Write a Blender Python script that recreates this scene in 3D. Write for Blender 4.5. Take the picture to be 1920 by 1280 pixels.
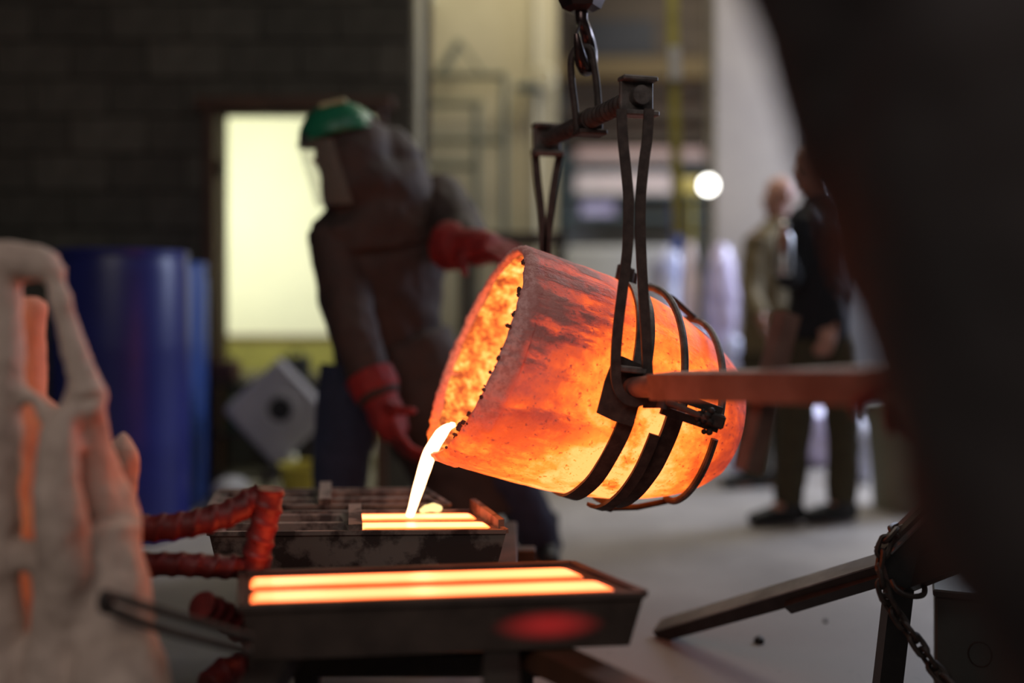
import bpy, bmesh, math, random
from mathutils import Vector, Matrix, noise
random.seed(7)
for o in list(bpy.data.objects): bpy.data.objects.remove(o)
SC = bpy.context.scene; COL = SC.collection
V = Vector; R = math.radians; PI = math.pi
F, EYE, HY = 1866.67, 1.03, 560.0
def P(px, py, d): return V(((px-960)*d/F, d, EYE-(py-HY)*d/F))     # where the sight line of the photo meets depth d

# ------------------------------------------------------------------ camera, world, lights
cam = bpy.data.objects.new('camera', bpy.data.cameras.new('camera')); COL.objects.link(cam); SC.camera = cam
cam.location = (0, 0, EYE); cam.rotation_euler = (PI/2, 0, 0)
cam.data.lens = 35; cam.data.sensor_width = 36; cam.data.shift_y = -80/1920
cam.data.clip_start = .05
cam.data.dof.use_dof = True; cam.data.dof.focus_distance = 2.42; cam.data.dof.aperture_fstop = .50
SC.view_settings.view_transform = 'Standard'; SC.view_settings.look = 'None'
SC.view_settings.exposure = 0; SC.view_settings.gamma = 1; SC.view_settings.use_curve_mapping = False
w = bpy.data.worlds.new('world'); SC.world = w; w.use_nodes = True
w.node_tree.nodes['Background'].inputs[0].default_value = (.9, .95, 1, 1)
w.node_tree.nodes['Background'].inputs[1].default_value = .02
def area(name, loc, target, size, power, color):
    l = bpy.data.lights.new(name, 'AREA'); l.shape = 'RECTANGLE'; l.size, l.size_y = size; l.energy = power; l.color = color
    o = bpy.data.objects.new(name, l); COL.objects.link(o); o.location = loc
    o.rotation_euler = (V(target)-V(loc)).to_track_quat('-Z', 'Y').to_euler(); return o
area('hall_light', (2.3, 7.6, 4.2), (2.3, 7.2, 0), (2.6, 2.6), 90, (1, .95, .84))
area('hall_cool_fill', (3.5, 5.75, 2.5), (1.25, 6.1, .9), (1.0, 1.4), 120, (.66, .76, 1))  # cool light added for the film bundles, no window stands here
area('bay_light', (1.7, 4.8, 4.2), (1.3, 4.7, 0), (1.2, 1.2), 44, (1, .93, .8))
area('beige_wall_light', (.1, 5.3, 3.6), (-.1, 6.3, 1.9), (.9, .3), 11, (1, .9, .62))
area('annex_light', (-2.25, 5.66, 1.72), (-1.45, 7.3, 1.62), (.5, .35), 33, (1, .99, .82))
area('overhead_fill', (1.2, .6, 4.3), (.2, 1.9, 0), (2, 2), 12, (.95, .95, 1))  # weak unseen fill added overhead near the camera
area('front_fill', (-1.0, -1.6, 3.3), (-.1, 2.3, .5), (2.4, 1.6), 36, (1, .93, .86))  # large soft fill added behind the camera, unseen

# ------------------------------------------------------------------ materials
class NT:
    def __init__(s, name):
        s.m = bpy.data.materials.new(name); s.m.use_nodes = True; s.t = s.m.node_tree
        s.b = s.t.nodes['Principled BSDF']; s.out = s.t.nodes['Material Output']
        s.tc = s.n('ShaderNodeTexCoord')
    def n(s, typ, **kw):
        x = s.t.nodes.new(typ)
        for k, v in kw.items(): setattr(x, k, v)
        return x
    def l(s, a, b): s.t.links.new(a, b)
    def setin(s, sock, v):
        if isinstance(v, bpy.types.NodeSocket): s.l(v, sock)
        else: sock.default_value = v
    def math(s, op, a, b=0., clamp=False):
        x = s.n('ShaderNodeMath', operation=op, use_clamp=clamp); s.setin(x.inputs[0], a); s.setin(x.inputs[1], b); return x.outputs[0]
    def mr(s, v, a, b, c, d, smooth=False):
        x = s.n('ShaderNodeMapRange'); x.clamp = True
        if smooth: x.interpolation_type = 'SMOOTHSTEP'
        s.setin(x.inputs[0], v)
        for i, k in enumerate((a, b, c, d)): x.inputs[i+1].default_value = k
        return x.outputs[0]
    def noise(s, scale=5., detail=4., rough=.55, stretch=None, space='Object'):
        x = s.n('ShaderNodeTexNoise'); x.inputs['Scale'].default_value = scale; x.inputs['Detail'].default_value = detail
        x.inputs['Roughness'].default_value = rough
        src = s.tc.outputs[space]
        if stretch:
            mp = s.n('ShaderNodeMapping'); mp.inputs['Scale'].default_value = stretch; s.l(src, mp.inputs[0]); src = mp.outputs[0]
        s.l(src, x.inputs['Vector']); return x.outputs[0]
    def ramp(s, fac, stops):
        x = s.n('ShaderNodeValToRGB'); e = x.color_ramp.elements
        while len(e) < len(stops): e.new(.5)
        for i, (p, c) in enumerate(stops): e[i].position = p; e[i].color = (*c, 1)
        s.l(fac, x.inputs[0]); return x.outputs[0]
    def mix(s, f, a, b):
        x = s.n('ShaderNodeMix', data_type='RGBA'); s.setin(x.inputs[0], f)
        s.setin(x.inputs[6], (*a, 1) if isinstance(a, tuple) else a); s.setin(x.inputs[7], (*b, 1) if isinstance(b, tuple) else b)
        return x.outputs[2]
    def bump(s, h, strength=.3, dist=.01):
        x = s.n('ShaderNodeBump'); x.inputs['Strength'].default_value = strength; x.inputs['Distance'].default_value = dist
        s.l(h, x.inputs['Height']); s.l(x.outputs[0], s.b.inputs['Normal'])
    def set(s, **kw):
        for k, v in kw.items():
            sock = s.b.inputs[k.replace('_', ' ')]
            s.setin(sock, (*v, 1) if isinstance(v, tuple) and len(v) == 3 else v)
        return s
def plain(name, c1, c2=None, scale=8., rough=.7, metal=0., bump=.2, dist=.004, lo=.35, hi=.65, stretch=None, rnd=0., spec=.5):
    s = NT(name); c2 = c2 or tuple(k*.75 for k in c1)
    nz = s.noise(scale, 5, .6, stretch)
    col = s.mix(s.mr(nz, lo, hi, 0, 1), c1, c2)
    if rnd:
        oi = s.n('ShaderNodeObjectInfo'); h = s.n('ShaderNodeHueSaturation'); s.l(s.mr(oi.outputs['Random'], 0, 1, 1-rnd, 1+rnd), h.inputs['Value']); s.l(col, h.inputs['Color']); col = h.outputs[0]
    s.set(Base_Color=col, Roughness=rough, Metallic=metal)
    s.b.inputs['Specular IOR Level'].default_value = spec
    if bump: s.bump(nz, bump, dist)
    return s.m
M = {}
M['floor'] = plain('concrete_floor', (.40, .36, .33), (.27, .245, .225), 2.2, .62, bump=.25, dist=.004)
def floor_mat():
    s = NT('concrete_floor'); n1 = s.noise(2.2, 6, .6); n2 = s.noise(.8, 4, .6); n3 = s.noise(26, 4, .7)
    col = s.mix(s.mr(n1, .35, .65, 0, 1), (.42, .38, .345), (.29, .26, .235))
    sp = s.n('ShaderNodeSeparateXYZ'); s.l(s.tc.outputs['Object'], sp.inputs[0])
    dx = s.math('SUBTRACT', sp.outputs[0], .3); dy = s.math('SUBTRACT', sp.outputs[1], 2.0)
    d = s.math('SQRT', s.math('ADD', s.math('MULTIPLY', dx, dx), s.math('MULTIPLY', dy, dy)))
    near_shade = s.mr(s.math('ADD', d, s.math('MULTIPLY', s.math('SUBTRACT', n2, .5), 1.6)), .9, 2.9, .92, 0, True)  # shade of the near floor, painted into the concrete around the casting area
    col = s.mix(near_shade, col, (.125, .11, .103)); col = s.mix(s.mr(n3, .60, .70, 0, .35), col, (.06, .052, .05))
    s.set(Base_Color=col, Roughness=.6); s.bump(n1, .25, .004); return s.m
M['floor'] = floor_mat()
M['block'] = plain('grey_block', (.105, .094, .077), (.068, .061, .05), 9, .9, bump=.5, dist=.006, rnd=.22)
M['mortar'] = plain('mortar', (.085, .077, .064), None, 20, .95)
M['beige'] = plain('beige_paint', (.50, .445, .30), (.44, .39, .26), 3, .7, bump=.1)
M['dimwall'] = plain('dim_grey_wall', (.15, .145, .15), None, 2, .8)
M['beigeshade'] = plain('shaded_beige_paint', (.24, .215, .15), None, 3, .7)  # the beige wall paint, darkened to put shade on the return wall
M['lilac'] = plain('pale_paint', (.33, .285, .245), (.28, .24, .215), 2, .7, bump=.1)
M['annex'] = plain('cream_paint', (.86, .86, .66), (.80, .81, .62), 2, .8, bump=.05)
M['dado'] = plain('olive_paint', (.27, .25, .05), (.22, .205, .04), 4, .7, bump=.05)
M['ceil'] = plain('dark_ceiling', (.10, .095, .085), None, 3, .9)
M['farwall'] = plain('grey_wall', (.42, .41, .40), (.36, .35, .35), 2, .8, bump=.05)
M['doorwood'] = plain('brown_door_wood', (.10, .036, .016), (.06, .022, .01), 6, .6, stretch=(1, 1, .1))
M['iron'] = plain('rusty_iron', (.075, .055, .047), (.036, .025, .022), 38, .68, .35, bump=.6, dist=.003)
M['iron_grey'] = plain('grey_scaled_iron', (.20, .165, .15), (.075, .058, .052), 26, .6, .35, bump=.5, dist=.002)
M['pipe'] = plain('red_brown_steel', (.27, .155, .125), (.17, .085, .066), 14, .55, .2, bump=.2, dist=.002, stretch=(1, 1, 1))
M['hook'] = plain('worn_hook_steel', (.12, .08, .075), (.06, .04, .038), 14, .26, .85, bump=.1, dist=.001)
M['mould'] = plain('mould_iron', (.21, .165, .14), (.05, .032, .027), 9, .72, .15, bump=.6, dist=.004, lo=.47, hi=.56)
M['mould_front'] = plain('brown_mould_iron', (.095, .064, .051), (.05, .033, .027), 7, .7, .2, bump=.5, dist=.004)
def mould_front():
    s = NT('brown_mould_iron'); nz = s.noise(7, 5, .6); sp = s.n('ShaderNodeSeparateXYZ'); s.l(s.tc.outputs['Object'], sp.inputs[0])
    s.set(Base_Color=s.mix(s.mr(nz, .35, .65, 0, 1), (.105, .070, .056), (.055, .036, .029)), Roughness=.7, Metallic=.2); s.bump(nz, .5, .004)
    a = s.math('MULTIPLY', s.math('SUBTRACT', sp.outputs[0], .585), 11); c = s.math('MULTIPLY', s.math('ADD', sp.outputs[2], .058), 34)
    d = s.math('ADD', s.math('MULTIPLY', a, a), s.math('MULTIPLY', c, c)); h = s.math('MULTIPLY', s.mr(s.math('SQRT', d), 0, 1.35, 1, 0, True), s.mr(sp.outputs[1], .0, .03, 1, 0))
    s.b.inputs['Emission Color'].default_value = (.55, .012, .015, 1); s.l(s.math('MULTIPLY', h, .55), s.b.inputs['Emission Strength']); return s.m  # dull red glow painted on the front face as emission
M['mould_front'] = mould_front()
M['rail'] = plain('bench_rail', (.055, .038, .03), (.03, .022, .018), 12, .7, .3)
M['rebar'] = plain('red_oxide_bar', (.17, .020, .019), (.08, .008, .008), 22, .5, .1, bump=.5, dist=.003)
M['ceramic'] = plain('ceramic_shell', (.64, .48, .40), (.47, .34, .28), 16, .9, bump=.9, dist=.008)
M['drum'] = plain('blue_plastic', (.016, .022, .17), (.012, .017, .13), 3, .38, bump=.04)
M['drum2'] = plain('light_blue_plastic', (.04, .09, .34), (.03, .07, .28), 3, .4, bump=.04)
M['leather'] = plain('brown_leather', (.050, .030, .024), (.030, .018, .015), 9, .75, bump=.5, dist=.01)
M['fgcoat'] = plain('dark_coat', (.034, .024, .023), (.022, .016, .016), 6, .8, bump=.5, dist=.012)
M['denim'] = plain('navy_denim', (.032, .038, .078), (.022, .026, .054), 30, .85)
M['navy'] = plain('navy_jumper', (.008, .008, .012), (.005, .005, .008), 20, .9)
M['khaki'] = plain('dark_khaki', (.052, .042, .018), (.036, .029, .013), 20, .85)
M['olive'] = plain('olive_jacket', (.17, .13, .065), (.12, .09, .045), 14, .85)
M['glove'] = plain('red_glove', (.27, .013, .011), (.16, .007, .007), 14, .7, bump=.5, dist=.006)
M['skin'] = plain('skin', (.40, .20, .145), (.33, .16, .115), 8, .5, bump=.05)
M['hair'] = plain('dark_hair', (.014, .010, .009), None, 40, .7, stretch=(1, 1, .2))
M['shoe'] = plain('black_shoe', (.010, .010, .011), None, 20, .5)
M['eye'] = plain('eye', (.03, .02, .015), None, 5, .2, bump=0)
M['lip'] = plain('lip', (.28, .10, .085), None, 5, .5, bump=0)
M['green'] = plain('green_helmet', (.012, .17, .085), (.010, .13, .065), 6, .35, bump=.02)
M['helmet_band'] = plain('pale_tape', (.45, .42, .22), None, 8, .5)
M['white'] = plain('white_panel', (.46, .44, .46), (.38, .36, .38), 5, .6, bump=.05)
M['black'] = plain('black_plastic', (.012, .012, .012), None, 9, .6)
M['yellow'] = plain('yellow_plastic', (.42, .34, .03), None, 5, .5)
M['strap'] = plain('yellow_green_strap', (.30, .26, .045), (.22, .19, .03), 12, .8)
M['greenpl'] = plain('dark_green', (.03, .07, .02), None, 5, .5)
M['loftwood'] = plain('brown_timber', (.075, .052, .032), (.045, .031, .019), 5, .8, stretch=(.15, 1, 1))
M['goldwood'] = plain('yellow_timber', (.15, .10, .036), (.11, .072, .026), 5, .8, stretch=(.15, 1, 1))
M['darkpanel'] = plain('charcoal_panel', (.028, .028, .031), None, 3, .8)
M['pink'] = plain('pinkish_board', (.55, .37, .32), (.44, .30, .26), 3, .7)
M['palepink'] = plain('pale_pink_wrap', (.80, .66, .60), (.70, .55, .50), 2, .5)
M['teal'] = plain('teal_steel', (.06, .085, .085), None, 5, .6)
M['rackgreen'] = plain('grey_green_pipe', (.13, .135, .095), (.09, .095, .065), 12, .6, .2)
M['steel'] = plain('bright_steel', (.55, .54, .53), (.40, .39, .39), 12, .3, .9, bump=.05)
M['darksteel'] = plain('dark_steel', (.035, .033, .032), (.022, .020, .019), 16, .40, .3, bump=.25, dist=.002)
M['glintsteel'] = plain('glint_bare_steel', (.42, .42, .43), (.20, .20, .20), 5, .36, .7, bump=.1, dist=.001)  # pale bare steel that paints in the glints on the stand
M['chain'] = plain('chain_iron', (.085, .065, .055), (.045, .033, .028), 30, .5, .6, bump=.3, dist=.001)
M['greybox'] = plain('grey_green_box', (.072, .077, .070), (.055, .058, .053), 5, .6, bump=.1)
M['binmat'] = plain('grey_green_bin', (.20, .195, .135), None, 3, .6)
M['film'] = plain('plastic_film', (.78, .80, .95), (.50, .53, .80), 7, .14, bump=.6, dist=.03, spec=1.)
M['film2'] = plain('lilac_film', (.74, .66, .86), (.44, .36, .54), 7, .16, bump=.6, dist=.03, spec=1.)
M['plum'] = plain('plum_cloth', (.10, .045, .07), None, 6, .8)
M['bluecloth'] = plain('blue_cloth', (.12, .17, .50), None, 6, .7)
M['crust'] = plain('slag_crust', (.17, .085, .07), (.07, .035, .03), 30, .85, bump=.7, dist=.004)
def glass():
    s = NT('clear_visor'); s.set(Base_Color=(.5, .48, .4), Roughness=.3); s.b.inputs['Transmission Weight'].default_value = .0
    s.b.inputs['Alpha'].default_value = .22; return s.m
M['visor'] = glass()
def emis(name, col, strength):
    s = NT(name); s.set(Base_Color=(.05, .03, .02)); s.b.inputs['Emission Color'].default_value = (*col, 1); s.b.inputs['Emission Strength'].default_value = strength; return s.m
M['lampshade'] = emis('lit_yellow_shade', (.75, .6, .16), .55)
M['bulb'] = emis('lamp_bulb', (1, .98, .9), 9)
HOT = [(0, (.014, .004, .004)), (.22, (.11, .012, .009)), (.42, (.40, .030, .012)), (.58, (.80, .080, .012)), (.72, (1.4, .20, .022)), (.86, (2.3, .40, .045)), (1, (2.9, .68, .18))]
def hot_wall():
    s = NT('glowing_crucible_wall'); sp = s.n('ShaderNodeSeparateXYZ'); s.l(s.tc.outputs['Object'], sp.inputs[0])
    x, z = sp.outputs[0], sp.outputs[2]
    n1 = s.noise(7, 6, .62); n2 = s.noise(70, 3, .7); n3 = s.noise(4.2, 7, .68, (1.9, 1.9, .62)); n4 = s.noise(2.3, 3, .5)
    n5 = s.noise(24, 4, .65)
    rim = s.mr(z, -.02, -.36, .42, 1, True)
    base = s.mr(z, -.46, -.70, 1, .54, True)
    low = s.mr(x, .28, -.02, .76, 1.0, True)
    T = s.math('MULTIPLY', s.math('MULTIPLY', rim, base), low)
    lowrim = s.math('MULTIPLY', s.mr(x, .02, -.25, 0, .33, True), s.mr(z, -.36, -.02, 0, 1))
    T = s.math('ADD', T, lowrim)
    T = s.math('ADD', T, s.math('MULTIPLY', s.math('SUBTRACT', n1, .5), .34))
    T = s.math('ADD', T, s.math('MULTIPLY', s.math('SUBTRACT', n4, .5), .30))
    # hot bare patch low between the bands
    T = s.math('ADD', T, s.math('MULTIPLY', s.math('SUBTRACT', n5, .5), .55))
    T = s.math('SUBTRACT', T, .02)
    edge = s.math('MULTIPLY', s.mr(s.math('ADD', z, s.math('MULTIPLY', s.math('SUBTRACT', n5, .5), .06)), -.055, -.022, 0, 1, True), s.mr(x, -.25, -.02, .10, 1, True))
    T = s.math('SUBTRACT', T, s.math('MULTIPLY', edge, .34))
    hp = s.math('MULTIPLY', s.mr(z, -.26, -.36, 0, 1, True), s.mr(z, -.50, -.40, 0, 1, True))
    hp = s.math('MULTIPLY', hp, s.mr(x, .12, -.10, 0, .30, True))
    T = s.math('ADD', T, s.math('MULTIPLY', hp, s.mr(n1, .36, .62, -.7, 1)))
    # slag scabs
    reg = s.math('MULTIPLY', s.mr(z, -.34, -.20, 0, 1, True), s.mr(x, -.20, -.02, .25, 1, True))
    reg2 = s.mr(z, -.26, -.45, .0, .22)
    scab = s.math('MULTIPLY', s.mr(n3, .47, .56, 0, 1), s.mr(n5, .34, .56, .25, 1)); scab = s.math('MULTIPLY', scab, s.math('MAXIMUM', reg, reg2))
    T = s.math('SUBTRACT', T, s.math('MULTIPLY', scab, .44))
    spk = s.mr(n2, .60, .70, 0, .26); T = s.math('SUBTRACT', T, spk)
    T = s.math('MAXIMUM', T, .12)
    col = s.ramp(T, HOT)
    bc = s.mix(s.mr(n1, .35, .65, 0, 1), (.42, .25, .22), (.24, .12, .105))
    bc = s.mix(s.mr(T, .45, .85, 0, .8), bc, (.07, .03, .02))
    bc = s.mix(s.math('MULTIPLY', edge, s.mr(n2, .38, .58, .25, 1)), bc, (.66, .46, .42))
    s.set(Base_Color=bc, Roughness=.72); s.l(col, s.b.inputs['Emission Color']); s.b.inputs['Emission Strength'].default_value = 1.0
    h = s.math('ADD', s.math('MULTIPLY', n2, .6), s.math('ADD', s.math('MULTIPLY', n5, .6), s.math('MULTIPLY', scab, 1.0))); s.bump(h, .6, .006); return s.m
def hot_lining():
    s = NT('glowing_crucible_lining'); sp = s.n('ShaderNodeSeparateXYZ'); s.l(s.tc.outputs['Object'], sp.inputs[0])
    n1 = s.noise(15, 7, .78); n2 = s.noise(52, 4, .75)
    T = s.math('ADD', s.math('MULTIPLY', n1, 1.9), s.math('MULTIPLY', n2, 1.1))
    T = s.math('ADD', T, s.mr(sp.outputs[2], -.01, -.28, -.22, .12, True))
    T = s.math('SUBTRACT', T, .70)
    col = s.ramp(T, [(.42, (.20, .03, .008)), (.58, (.55, .14, .02)), (.70, (1.1, .36, .045)), (.84, (3.0, .60, .13)), (1, (5.0, .82, .30))])
    s.set(Base_Color=(.2, .1, .06), Roughness=.8); s.l(col, s.b.inputs['Emission Color']); s.b.inputs['Emission Strength'].default_value = 1.15
    s.bump(n2, .4, .004); return s.m
M['hot_wall'], M['hot_lining'] = hot_wall(), hot_lining()
def molten(name, L, W, core=2.0):
    # liquid bar cooling from its edges inward: Generated coordinates run 0..1 over the bar
    s = NT(name); sp = s.n('ShaderNodeSeparateXYZ'); s.l(s.tc.outputs['Generated'], sp.inputs[0])
    def edge(c, size):
        a = s.math('SUBTRACT', .5, s.math('ABSOLUTE', s.math('SUBTRACT', c, .5))); return s.math('MULTIPLY', a, size)
    d = s.math('MINIMUM', edge(sp.outputs[0], L), edge(sp.outputs[1], W))
    nz = s.noise(9, 3); d = s.math('ADD', d, s.math('MULTIPLY', s.math('SUBTRACT', nz, .5), .008))
    t = s.mr(d, -.001, .021, 0, 1)
    col = s.ramp(t, [(0, (.75, .09, .015)), (.25, (1.5, .26, .05)), (.6, (4.0, .58, .16)), (1, (5.5, .80, .30))])
    s.set(Base_Color=(.2, .1, .05), Roughness=.3); s.l(col, s.b.inputs['Emission Color']); s.b.inputs['Emission Strength'].default_value = core
    return s.m
M['bar'] = molten('cooling_metal_bar', .70, .075, 1.15); M['bar_hot'] = molten('fresh_metal_bar', .30, .08, 1.9)
M['stream'] = emis('liquid_metal', (2, .95, .45), 3.2)
M['splash'] = emis('liquid_metal_splash', (1, .72, .28), 1.6)
def hot_shell():
    s = NT('hot_ceramic'); nz = s.noise(9, 4)
    col = s.ramp(nz, [(.3, (.30, .035, .010)), (.55, (.72, .12, .025)), (.75, (.95, .25, .05))])
    s.set(Base_Color=(.4, .25, .2), Roughness=.9); s.l(col, s.b.inputs['Emission Color']); s.b.inputs['Emission Strength'].default_value = .25; return s.m
M['hot_shell'] = hot_shell()

# ------------------------------------------------------------------ builders
def tagit(o, label=None, cat=None, group=None, kind=None):
    if label: o['label'] = label
    if cat: o['category'] = cat
    if group: o['group'] = group
    if kind: o['kind'] = kind
    return o
def mesh_obj(name, bm, m, parent=None, smooth=35, mats=None):
    bmesh.ops.recalc_face_normals(bm, faces=bm.faces)
    me = bpy.data.meshes.new(name); bm.to_mesh(me); bm.free()
    for k in (mats or [m]): me.materials.append(M[k] if isinstance(k, str) else k)
    if smooth: me.shade_smooth(); me.set_sharp_from_angle(angle=R(smooth))
    o = bpy.data.objects.new(name, me); COL.objects.link(o)
    if parent: o.parent = parent
    return o
def thing(name, label, cat, loc=(0, 0, 0), group=None, rz=0):
    o = bpy.data.objects.new(name, None); o.empty_display_size = .1; COL.objects.link(o); o.location = loc; o.rotation_euler = (0, 0, rz)
    return tagit(o, label, cat, group)
def box(bm, c, size, rot=None, bev=0.):
    mt = Matrix.Translation(V(c)) @ (rot.to_4x4() if rot is not None else Matrix()) @ Matrix.Diagonal((*size, 1))
    r = bmesh.ops.create_cube(bm, size=1, matrix=mt)
    if bev:
        es = list({e for v in r['verts'] for e in v.link_edges})
        bmesh.ops.bevel(bm, geom=es, offset=bev, segments=1, affect='EDGES', profile=.5)
def frames(pts, lat=None):
    pts = [V(p) for p in pts]; n = len(pts); T = []
    for i in range(n):
        a = pts[max(i-1, 0)]; b = pts[min(i+1, n-1)]; T.append((b-a).normalized())
    if lat is None:
        u = V((0, 0, 1)) if abs(T[0].z) < .9 else V((1, 0, 0)); u = (u-T[0]*u.dot(T[0])).normalized(); out = []
        for i in range(n):
            u = (u-T[i]*u.dot(T[i])).normalized(); out.append((pts[i], u, T[i].cross(u)))
        return out
    out = []
    for i in range(n):
        u = V(lat[i]) if isinstance(lat, list) else V(lat)
        u = (u-T[i]*u.dot(T[i])).normalized(); out.append((pts[i], u, T[i].cross(u)))
    return out
def tube(bm, pts, rad, seg=12, lat=None, closed=False):
    fr = frames(pts, lat); rings = []
    if not isinstance(rad, list): rad = [rad]*len(pts)
    for (p, u, v), r in zip(fr, rad):
        ra, rb = r if isinstance(r, tuple) else (r, r)
        rings.append([bm.verts.new(p+u*(ra*math.cos(2*PI*k/seg))+v*(rb*math.sin(2*PI*k/seg))) for k in range(seg)])
    _skin(bm, rings, closed)
def _skin(bm, rings, closed=False):
    seg = len(rings[0])
    for i in range(len(rings)-1 + (1 if closed else 0)):
        a, b = rings[i], rings[(i+1) % len(rings)]
        for k in range(seg): bm.faces.new((a[k], a[(k+1) % seg], b[(k+1) % seg], b[k]))
    if not closed: bm.faces.new(rings[0][::-1]); bm.faces.new(rings[-1])
def bar(bm, pts, w, h, lat=None):
    fr = frames(pts, lat); rings = []
    if not isinstance(w, list): w = [w]*len(pts)
    if not isinstance(h, list): h = [h]*len(pts)
    for (p, u, v), a, b in zip(fr, w, h):
        rings.append([bm.verts.new(p+u*(a/2*i)+v*(b/2*j)) for i, j in ((1, 1), (-1, 1), (-1, -1), (1, -1))])
    _skin(bm, rings)
def spl(pts, n=8):
    pts = [V(p) for p in pts]; out = []
    for i in range(len(pts)-1):
        p0 = pts[max(i-1, 0)]; p1 = pts[i]; p2 = pts[i+1]; p3 = pts[min(i+2, len(pts)-1)]
        for k in range(n):
            t = k/n; out.append(.5*((2*p1)+(p2-p0)*t+(2*p0-5*p1+4*p2-p3)*t*t+(3*p1-p0-3*p2+p3)*t**3))
    out.append(pts[-1]); return out
def lerpl(vals, n):
    out = []
    for i in range(len(vals)-1):
        for k in range(n): out.append(vals[i]+(vals[i+1]-vals[i])*k/n)
    return out+[vals[-1]]
def stube(bm, pts, rads, n=6, seg=12): tube(bm, spl(pts, n), lerpl(rads, n), seg)
def ell(bm, c, r, rot=None, seg=20):
    mt = Matrix.Translation(V(c)) @ (rot.to_4x4() if rot is not None else Matrix()) @ Matrix.Diagonal((*(r if isinstance(r, tuple) else (r, r, r)), 1))
    bmesh.ops.create_uvsphere(bm, u_segments=seg, v_segments=max(8, seg//2), radius=1, matrix=mt)
def lathe(bm, prof, seg=32, c=(0, 0, 0), caps=True):
    rings = [[bm.verts.new(V(c)+V((r*math.cos(2*PI*k/seg), r*math.sin(2*PI*k/seg), z))) for k in range(seg)] for r, z in prof]
    for i in range(len(rings)-1):
        a, b = rings[i], rings[i+1]
        for k in range(seg): bm.faces.new((a[k], a[(k+1) % seg], b[(k+1) % seg], b[k]))
    if caps: bm.faces.new(rings[0][::-1]); bm.faces.new(rings[-1])
def soft(name, bm, m, parent, vox=.014, rough=None, smooth_it=3):
    """overlapping closed volumes grown into one continuous surface"""
    o = mesh_obj(name, bm, m, parent, smooth=0)
    r = o.modifiers.new('skin', 'REMESH'); r.mode = 'VOXEL'; r.voxel_size = vox; r.use_smooth_shade = True
    if smooth_it: s = o.modifiers.new('soften', 'SMOOTH'); s.iterations = smooth_it; s.factor = .5
    if rough:
        tx = bpy.data.textures.new(name+'_relief', 'CLOUDS'); tx.noise_scale = rough[1]; tx.noise_depth = 3
        d = o.modifiers.new('relief', 'DISPLACE'); d.texture = tx; d.strength = rough[0]; d.mid_level = .5; d.texture_coords = 'GLOBAL'
    dg = bpy.context.evaluated_depsgraph_get(); ev = o.evaluated_get(dg)
    me = bpy.data.meshes.new_from_object(ev); me.shade_smooth(); o.modifiers.clear(); o.data = me
    return o
def B(): return bmesh.new()
def dup(o, parent=None):
    c = o.copy(); COL.objects.link(c)
    if parent: c.parent = parent
    for ch in list(o.children): dup(ch, c)
    return c

# ------------------------------------------------------------------ setting
def struct(name, bm, m, smooth=0): return tagit(mesh_obj(name, bm, m, None, smooth), kind='structure')
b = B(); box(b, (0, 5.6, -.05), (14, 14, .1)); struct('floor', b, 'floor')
b = B(); box(b, (0, 5.6, 4.65), (14, 14, .1)); struct('ceiling', b, 'ceil')
WD = 5.3; DX0, DX1, DZ = (392-960)*WD/F, (722-960)*WD/F, EYE+(HY-196)*WD/F; CX = (775-960)*WD/F
b = B()
box(b, ((-4.6+DX0)/2, WD+.11, 2.3), (DX0+4.6, .2, 4.6)); box(b, ((DX1+CX-.02)/2, WD+.11, 2.3), (CX-.02-DX1, .2, 4.6))
box(b, ((DX0+DX1)/2, WD+.11, (DZ+4.6)/2), (DX1-DX0, .2, 4.6-DZ))
wl = struct('wall_left', b, 'mortar')
bw, bh = .405, .2; proto = None
for r_ in range(0, 16):
    z0 = r_*bh
    x1 = CX - (0 if r_ % 2 == 0 else bw/2) + (bw if r_ % 2 else 0)
    k = 0; xr = x1
    while xr > -3.25:
        xa, xb = xr-bw+.012, xr; xr -= bw
        xb = min(xb, CX)
        segs = [(xa, xb)]
        if z0+bh*.5 < DZ:
            segs = []
            if xa < DX0-.03: segs.append((xa, min(xb, DX0-.01)))
            if xb > DX1+.03: segs.append((max(xa, DX1+.01), xb))
        for sa, sb in segs:
            if sb-sa < .03: continue
            if proto is None:
                pb = B(); box(pb, (0, 0, 0), (1, .03, bh-.012), bev=0); proto = mesh_obj('block', pb, 'block', wl, 0); o = proto
            else:
                o = proto.copy(); COL.objects.link(o)
            o.location = ((sa+sb)/2, WD-.006+random.uniform(-.004, .004), z0+bh/2); o.scale = (sb-sa, 1, 1)
# door frame
d1 = tagit(bpy.data.objects.new('door_1', None), 'open doorway with a dark brown wooden frame in the grey block wall', None, None, 'structure'); COL.objects.link(d1)
for x in (DX0+.02, DX1-.02):
    b = B(); box(b, (x, WD+.05, DZ/2), (.055, .26, DZ), bev=.006); mesh_obj('jamb', b, 'doorwood', d1)
b = B(); box(b, ((DX0+DX1)/2, WD+.05, DZ-.005), (DX1-DX0+.10, .27, .06), bev=.006); mesh_obj('head_jamb', b, 'doorwood', d1)
b = B(); box(b, (DX0+.055, WD+.03, EYE+(HY-315)*WD/F), (.03, .05, .09), bev=.004); mesh_obj('strike_plate', b, 'black', d1)
# annex behind the doorway
b = B(); box(b, (-1.7, 7.35, 1.35), (2.4, .1, 2.7)); struct('wall_annex', b, 'annex')
b = B(); box(b, (-2.85, 6.35, 1.35), (.1, 1.9, 2.7)); struct('wall_annex_left', b, 'annex')
b = B(); box(b, (-1.7, 6.4, 2.95), (2.4, 2.0, .1)); struct('ceiling_annex', b, 'annex')
zd = EYE-(632-HY)*7.3/F
b = B(); box(b, (-1.7, 7.285, zd/2), (2.3, .03, zd)); struct('trim_1', b, 'dado')
b = B(); box(b, (-1.7, 7.27, zd), (2.3, .05, .03)); struct('trim_2', b, 'doorwood')
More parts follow.
